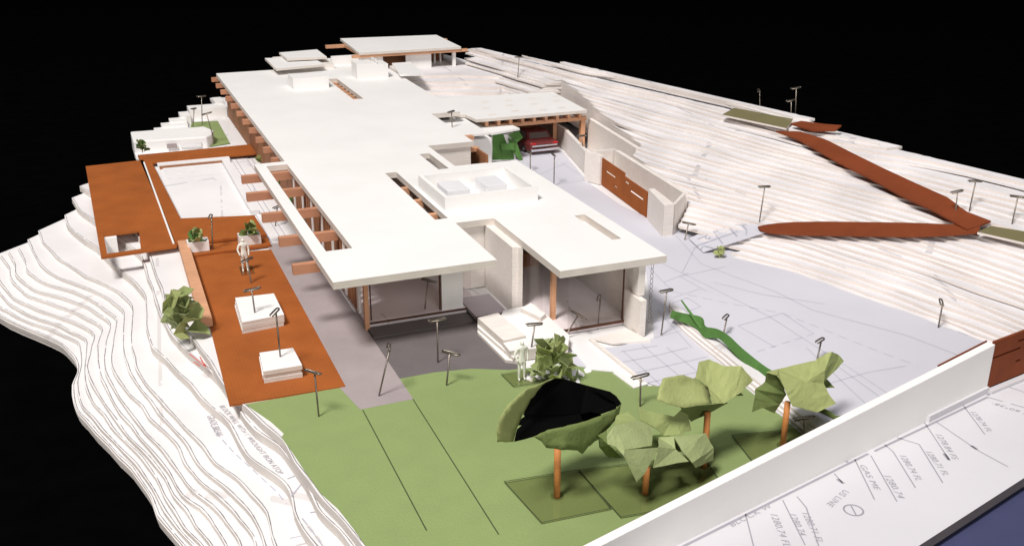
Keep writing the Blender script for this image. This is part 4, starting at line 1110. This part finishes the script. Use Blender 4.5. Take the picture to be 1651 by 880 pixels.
planter('white planter box at the left end of the brown deck step', (304, 392), (340, 408), 0.18, 'crumpled green paper plant in the left deck planter', (304, 367, 332, 396), 3)
planter('white planter box at the right end of the brown deck step', (387, 382), (424, 397), 0.18, 'crumpled green paper plant in the right deck planter', (386, 360, 420, 385), 4)
crumple_plant('paper_bush', 'small green paper bush on the white wall end behind the pool', 'bush', (220, 226, 240, 246), 0.5, 10, 0.6, ['leafgreen', 'olive2'], 8, 0.5)
crumple_plant('paper_bush', 'tiny yellow green paper scrap under the drawing sheet', 'bush', (1150, 400, 1170, 415), 0.05, 5, 0.5, ['olive'], 9, 0.3)
crumple_plant('paper_bush', 'small green paper roll of hedge beside the trellis top', 'bush', (412, 250, 436, 263), 0.1, 8, 0.6, ['olive', 'olive2'], 15, 0.4)
crumple_plant('paper_bush', 'dark green paper plant under the first trellis opening', 'bush', (446, 282, 472, 302), 0.3, 9, 0.55, ['deepgreen', 'olive2'], 16, 0.4)
crumple_plant('paper_bush', 'green paper plant under the second trellis opening', 'bush', (464, 315, 478, 332), 0.3, 6, 0.5, ['leafgreen', 'olive2'], 17, 0.4)

# green paper ribbon leaves along the planting strip
lf = thing('paper_ribbon', 'bright green curled paper ribbon along the planting strip', 'plant', (*at(1160, 560, 0)[:2], 0.3))
rp = [(1080,505,.5),(1100,512,.55),(1125,522,.6),(1135,540,.5),(1155,535,.75),(1170,548,.75),(1190,570,.6),(1205,582,.45),(1225,597,.3),(1245,605,.3)]
ru = [(1083,500,.6),(1103,505,.7),(1135,510,.8),(1135,528,.7),(1155,528,.9),(1175,540,.95),(1195,560,.8),(1220,580,.6),(1235,592,.4),(1250,600,.35)]
a_ = [at(*q) for q in rp]; b_ = [at(*q) for q in ru]; a_ = [at(x, y + 7, max(0.32, z - 0.15)) for x, y, z in rp]
a_ = list(smooth_line(a_, 36, 3)); b_ = list(smooth_line(b_, 36, 3)); n = len(a_)
o = obj('ribbon', MB().add(a_ + b_, [(i, i + 1, n + i + 1, n + i) for i in range(n - 1)]), 'leafgreen', lf)
so = o.modifiers.new('thickness', 'SOLIDIFY'); so.thickness = 0.02 * S
mb = MB().add([at(1097, 484, 1.2), at(1100, 484, 1.2), at(1135, 530, .55), at(1128, 530, .5)], [(0, 1, 2, 3)])
o = obj('ribbon_tip', mb, 'leafgreen', lf); so = o.modifiers.new('thickness', 'SOLIDIFY'); so.thickness = 0.02 * S
lf2 = thing('paper_ribbon', 'short dark green paper leaf on the planting strip at the boundary wall', 'plant', (*at(1340, 680, 0)[:2], 0.3))
q1 = [(1310,660,.45),(1330,668,.5),(1345,676,.5),(1362,671,.55)]; q2 = [(1320,655,.6),(1338,662,.62),(1348,670,.6),(1362,669,.6)]
a_ = [at(*q) for q in q1]; b_ = [at(*q) for q in q2]
o = obj('leaf', MB().add(a_ + b_, [(i, i + 1, 5 + i, 4 + i) for i in range(3)]), 'deepgreen', lf2); so = o.modifiers.new('thickness', 'SOLIDIFY'); so.thickness = 0.02 * S

# green folded paper leaves against the white storage box
gl_ = thing('paper_plant', 'bright green folded paper plant against the white box near the car', 'plant', (28, 65.9, 0))
yp = bxa[1] - 0.12
def flat_leaf(pts):
    V = [aty(a, b, yp + d) for a, b, d in pts]
    o = obj('leaf', MB().add(V, [tuple(range(len(V)))]), 'leafgreen', gl_)
    so = o.modifiers.new('thickness', 'SOLIDIFY'); so.thickness = 0.02 * S
flat_leaf([(794, 258, 0.1), (826, 257, 0.1), (810, 212, .1), (794, 212, .1)])
flat_leaf([(809, 258, .08), (829, 257, .08), (827, 238, .08), (809, 240, .08)])
flat_leaf([(819, 217, -.1), (836, 211, .1), (843, 222, .0), (833, 230, -.2)])
flat_leaf([(819, 222, 0), (833, 229, -.1), (845, 264, -.4), (838, 259, -.4), (826, 244, -.1)])
flat_leaf([(807, 232, -.25), (828, 230, -.25), (830, 242, -.3), (809, 242, -.2)])

# ---------------------------------------------------------------- two white scale figures
def figure(label, foot_px, head_px, z, arm_out, basequad=None, lean=0.0):
    b = at(*foot_px, z); h = aty(foot_px[0], head_px[1], b[1])[2] - z
    t = thing('person', label, 'figure', b, 'white scale figures')
    k = h / 7.5
    sk = {}
    V = [(0, 0, 3.95), (0, 0.02, 4.7), (0, 0.02, 5.55), (0, 0, 6.25), (0, -0.02, 6.6), (0, -0.04, 6.98), (0, -0.02, 7.34),
         (0.85, 0, 6.0), (1.05, -0.05, 4.95), (0.95, -0.35, 3.95), (0.93, -0.45, 3.55),
         (-0.85, 0, 6.0), (-1.15 - arm_out, -0.1, 5.0), (-0.95 - arm_out * 0.5, -0.55, 4.2), (-0.85 - arm_out * 0.3, -0.75, 3.9),
         (0.42, 0, 3.5), (0.47, -0.05, 2.0), (0.5, 0.05, 0.35), (0.53, -0.42, 0.1),
         (-0.42, 0, 3.5), (-0.47, -0.05, 2.0), (-0.5, 0.05, 0.35), (-0.53, -0.42, 0.1)]
    R = [.62, .55, .66, .55, .24, .43, .17, .30, .22, .17, .15, .30, .22, .17, .15, .40, .27, .19, .15, .40, .27, .19, .15]
    E = [(0, 1), (1, 2), (2, 3), (3, 4), (4, 5), (5, 6), (3, 7), (7, 8), (8, 9), (9, 10), (3, 11), (11, 12), (12, 13), (13, 14), (0, 15), (15, 16), (16, 17), (17, 18), (0, 19), (19, 20), (20, 21), (21, 22)]
    me = bpy.data.meshes.new('body')
    me.from_pydata([((x + lean * zz / 7.5) * k * S, y * k * S, zz * k * S) for x, y, zz in V], E, [])
    me.materials.append(M['figure'])
    o = bpy.data.objects.new('body', me); COL.objects.link(o); o.parent = t
    m1 = o.modifiers.new('skin', 'SKIN'); m1.use_smooth_shade = True
    for i, r in enumerate(R):
        me.skin_vertices[0].data[i].radius = (r * k * S, r * k * S * (0.75 if i in (0, 1, 2, 3) else 1.0))
    me.skin_vertices[0].data[0].use_root = True
    m2 = o.modifiers.new('sub', 'SUBSURF'); m2.levels = 2; m2.render_levels = 2
    # face: nose, eyes' brow, ears
    hd = np.array((lean * 6.9 / 7.5, -0.03, 6.93))
    fm = MB()
    def loc(p): return tuple(b + (hd + np.array(p)) * k)
    fm.add([loc((-.05, -.22, .08)), loc((.05, -.22, .08)), loc((0, -.36, -.08)), loc((0, -.22, -.12))], [(0, 1, 2), (0, 2, 3), (1, 3, 2)])
    for sx in (-1, 1):
        fm.tube([loc((sx * .26, 0, -.10)), loc((sx * .31, .03, -.02)), loc((sx * .26, .02, .06))], 0.045 * k, 6)
    obj('face', fm, 'figure', t, smooth=True)
    if basequad:
        c = [at(*q, z + 0.03)[:2] for q in basequad]
        obj('clear_base', MB().prism(c, z + 0.005, z + 0.04), 'clear', t)
        e = MB(); q = [np.array((*p, z + 0.045)) for p in c]; e.strip(q + [q[0]], 0.03)
        obj('base_edge', e, 'cut', t)
    return t
figure('white scale figure standing on the lawn beside the paper bush', (841, 612), (843, 548), 0.03, 0.25, [(808, 603), (850, 597), (872, 616), (828, 623)])
figure('white scale figure standing on the brown deck below the planter', (396, 437), (392, 383), 0.05, 0.1, [(386, 430), (405, 428), (410, 440), (390, 443)], lean=-0.05)

# ---------------------------------------------------------------- toy car in the carport
car = thing('toy_car', 'dark maroon toy car with chrome rear bumper parked in the carport', 'car', (31.35, 69.55, 0.03))
CS, CXO, CYO = 1.12, 31.35, 69.55
def carp(pts): return [(CXO + x * CS, CYO + y * CS, 0.02 + (z - 0.06) * CS) for x, y, z in pts]
def loft(secs):
    mb = MB(); n = len(secs[0]); vs = []
    for s in secs: vs += carp(s)
    fs = [tuple(reversed(range(n))), tuple((len(secs) - 1) * n + i for i in range(n))]
    for i in range(len(secs) - 1):
        fs += [(i * n + q, i * n + (q + 1) % n, (i + 1) * n + (q + 1) % n, (i + 1) * n + q) for q in range(n)]
    return mb.add(vs, fs)
def sec(y, w, zb, zt, r=0.16):
    return [(-w, y, zb + r * .5), (-w * .94, y, zb), (w * .94, y, zb), (w, y, zb + r * .5), (w, y, zt - r), (w * .9, y, zt), (-w * .9, y, zt), (-w, y, zt - r)]
obj('body', loft([sec(0, .98, .22, .82), sec(.12, 1.06, .18, .90), sec(.9, 1.1, .16, .93), sec(2.6, 1.12, .16, .92), sec(4.2, 1.08, .16, .86), sec(4.9, 1.0, .2, .74)]), 'carpaint', car, bevel=0.03)
obj('cabin', loft([[(-.9, .75, .91), (.9, .75, .91), (.88, .8, .92), (-.88, .8, .92)], [(-.92, 1.0, .91), (.92, 1.0, .91), (.78, 1.25, 1.36), (-.78, 1.25, 1.36)], [(-.92, 2.6, .91), (.92, 2.6, .91), (.76, 2.4, 1.38), (-.76, 2.4, 1.38)], [(-.9, 3.3, .9), (.9, 3.3, .9), (.86, 3.2, .93), (-.86, 3.2, .93)]]), 'carpaint', car, bevel=0.03)
obj('rear_window', MB().add(carp([(-.72, .84, .985), (.72, .84, .985), (.66, 1.14, 1.30), (-.66, 1.14, 1.30)]), [(0, 1, 2, 3)]), 'carglass', car)
for s in (-1, 1):
    obj('side_window', MB().add(carp([(s * .925, 1.1, .95), (s * .925, 2.5, .95), (s * .79, 2.35, 1.33), (s * .79, 1.3, 1.33)]), [(0, 1, 2, 3) if s > 0 else (3, 2, 1, 0)]), 'carglass', car)
bp_ = carp([(-1.05, -.12, .42), (1.05, -.12, .42)])
obj('bumper', MB().bar(bp_[0], bp_[1], 0.18, 0.22), 'chrome', car, bevel=0.05)
bp_ = carp([(-.92, -.03, .66), (.92, -.03, .66)])
obj('chrome_trim', MB().bar(bp_[0], bp_[1], 0.08, 0.14), 'chrome', car, bevel=0.02)
for s in (-1, 1):
    a = carp([(s * .62, -.02, .80), (s * .98, .02, .82)])
    obj('tail_light', MB().bar(a[0], a[1], 0.12, 0.13), 'lens', car, bevel=0.03)
    for yy in (.95, 3.9):
        c_ = carp([(s * .98, yy, .32), (s * 1.13, yy, .32)])
        w_ = obj('wheel', MB().tube(c_, .32, 18), 'tyre', car)
        c2 = carp([(s * 1.12, yy, .32), (s * 1.15, yy, .32)])
        obj('rim', MB().tube(c2, .17, 14), 'chrome', w_)

# ---------------------------------------------------------------- steel T-pins used as lamp posts
PL = 3.3
pin0 = thing('t_pin', 'x', 'pin', (0, 0, 0), 'steel T-pins standing for lamp posts')
obj('pin_shaft', MB().tube([(0, 0, -PL), (0, 0, 0)], 0.036, 8), 'pin', pin0, smooth=True)
hp = [(-0.36, 0, 0.0), (0.33, 0, 0.0), (0.40, 0.03, 0.02), (0.43, 0.07, 0.02), (0.40, 0.11, 0.03), (0.32, 0.13, 0.03), (-0.30, 0.13, 0.03), (-0.38, 0.10, 0.03)]
obj('pin_head', MB().tube(hp, 0.038, 8), 'pin', pin0, smooth=True)
PINS = [  # head px, base px, base z, head angle, label
 ((313,176),(311,206),0.03,0.9,'T-pin at the far left end of the small green lawn patch'),
 ((325,156),(326,199),0.03,0.4,'tallest T-pin rising behind the small green lawn patch'),
 ((333,184),(347,232),0.03,0.1,'leaning T-pin at the front corner of the small lawn patch'),
 ((341,350),(343,402),0.18,1.3,'T-pin on the brown deck step between the two planters'),
 ((399,420),(405,456),0.05,0.6,'T-pin on the brown deck just behind the deck figure base'),
 ((406,468),(411,504),zb1,0.15,'T-pin stuck in the larger white block'),
 ((445,504),(452,575),zb2,1.0,'T-pin stuck in the smaller white block'),
 ((507,599),(514,671),0.0,2.2,'T-pin on the lawn just below the brown deck corner'),
 ((629,560),(611,638),0.01,1.25,'leaning T-pin on the light grey terrace'),
 ((705,517),(706,584),-0.01,0.05,'T-pin on the dark grey terrace facing the glass'),
 ((725,570),(720,621),0.0,-0.75,'T-pin on the lawn in front of the dark terrace'),
 ((862,524),(856,566),0.3,0.1,'T-pin standing behind the figure by the entrance steps'),
 ((1033,608),(1032,655),0.0,0.05,'T-pin on the lawn behind the middle tree'),
 ((1075,470),(1066,540),0.02,0.2,'T-pin beside the low wall end of the right wing'),
 ((1172,512),(1166,540),0.02,0.7,'short T-pin behind the bright green ribbon'),
 ((1324,550),(1317,582),0.02,0.5,'T-pin behind the winged tree crown'),
 ((1296,676),(1297,703),0.1,-0.4,'T-pin on the planting strip below the winged tree'),
 ((1520,488),(1513,527),0.05,0.9,'T-pin at the foot of the hill above the white wall'),
 ((1233,302),(1224,360),1.1,0.0,'T-pin at the left tip of the level brown ramp'),
 ((1110,361),(1104,386),0.05,-0.5,'short T-pin beside the drawing sheet'),
 ((1544,310),(1538,362),2.4,0.0,'T-pin between the two ramps at their meeting point'),
 ((1573,293),(1562,344),2.9,-0.3,'T-pin just above the meeting point of the ramps'),
 ((1641,318),(1629,373),2.6,-0.8,'T-pin on the lower olive landing pad'),
 ((837,93),(834,137),2.9,0.1,'T-pin behind the carport roof'),
 ((1225,147),(1225,186),4.3,1.0,'T-pin in the middle of the upper olive landing pad'),
 ((1284,143),(1282,194),4.35,0.0,'tall T-pin at the right end of the upper landing pad'),
 ((1276,163),(1275,193),4.35,0.05,'short T-pin at the right end of the upper landing pad'),
 ((937,220),(946,270),0.03,-0.8,'leaning T-pin against the beige wall right of the car'),
 ((894,250),(893,300),0.02,1.4,'T-pin on the driveway in front of the car'),
 ((855,246),(855,276),0.02,1.4,'T-pin behind the parapet near the green paper plant'),
 ((728,181),(729,206),2.90,0.6,'T-pin at the corner of the low roof beside the main roof'),
 ((968,481),(965,521),0.24,1.0,'upright T-pin on the floor inside the right wing'),
 ((932,508),(915,536),0.24,-0.6,'tilted T-pin on the floor inside the right wing'),
 ((690,453),(685,498),0.28,-0.8,'T-pin on the living room floor behind the glass'),
 ((447,335),(444,364),0.02,0.9,'T-pin on the paving under the trellis strip'),
]
kids = list(pin0.children)
for i, (h, b, z, ang, lab) in enumerate(PINS):
    B = at(*b, z); Hd = aty(*h, B[1])
    d = (Hd - B); d /= np.linalg.norm(d)
    if i == 0: r = pin0
    else:
        r = pin0.copy(); COL.objects.link(r)
        for c in kids:
            q = c.copy(); COL.objects.link(q); q.parent = r
    zax = Vector(d); xax = Vector((math.cos(ang), math.sin(ang), 0)); yax = zax.cross(xax).normalized(); xax = yax.cross(zax)
    mm = Matrix((xax, yax, zax)).transposed().to_4x4(); mm.translation = Vector(Hd) * S
    r.matrix_world = mm
    r['label'] = lab
# chain hanging at the right wing (fine wire rain chain)
rc = MB()
for i in range(12):
    z = 0.3 + i * 0.25
    rc.tube([(23.0 + 0.07 * math.cos(q), 38.7 + 0.02 * math.sin(q), z + 0.13 * math.sin(q)) for q in np.linspace(0, 2 * math.pi, 9)[:-1]], 0.012, 5, closed=True)
solo('rain_chain', rc, 'pin', 'thin wire rain chain hanging from the right roof corner', 'chain')
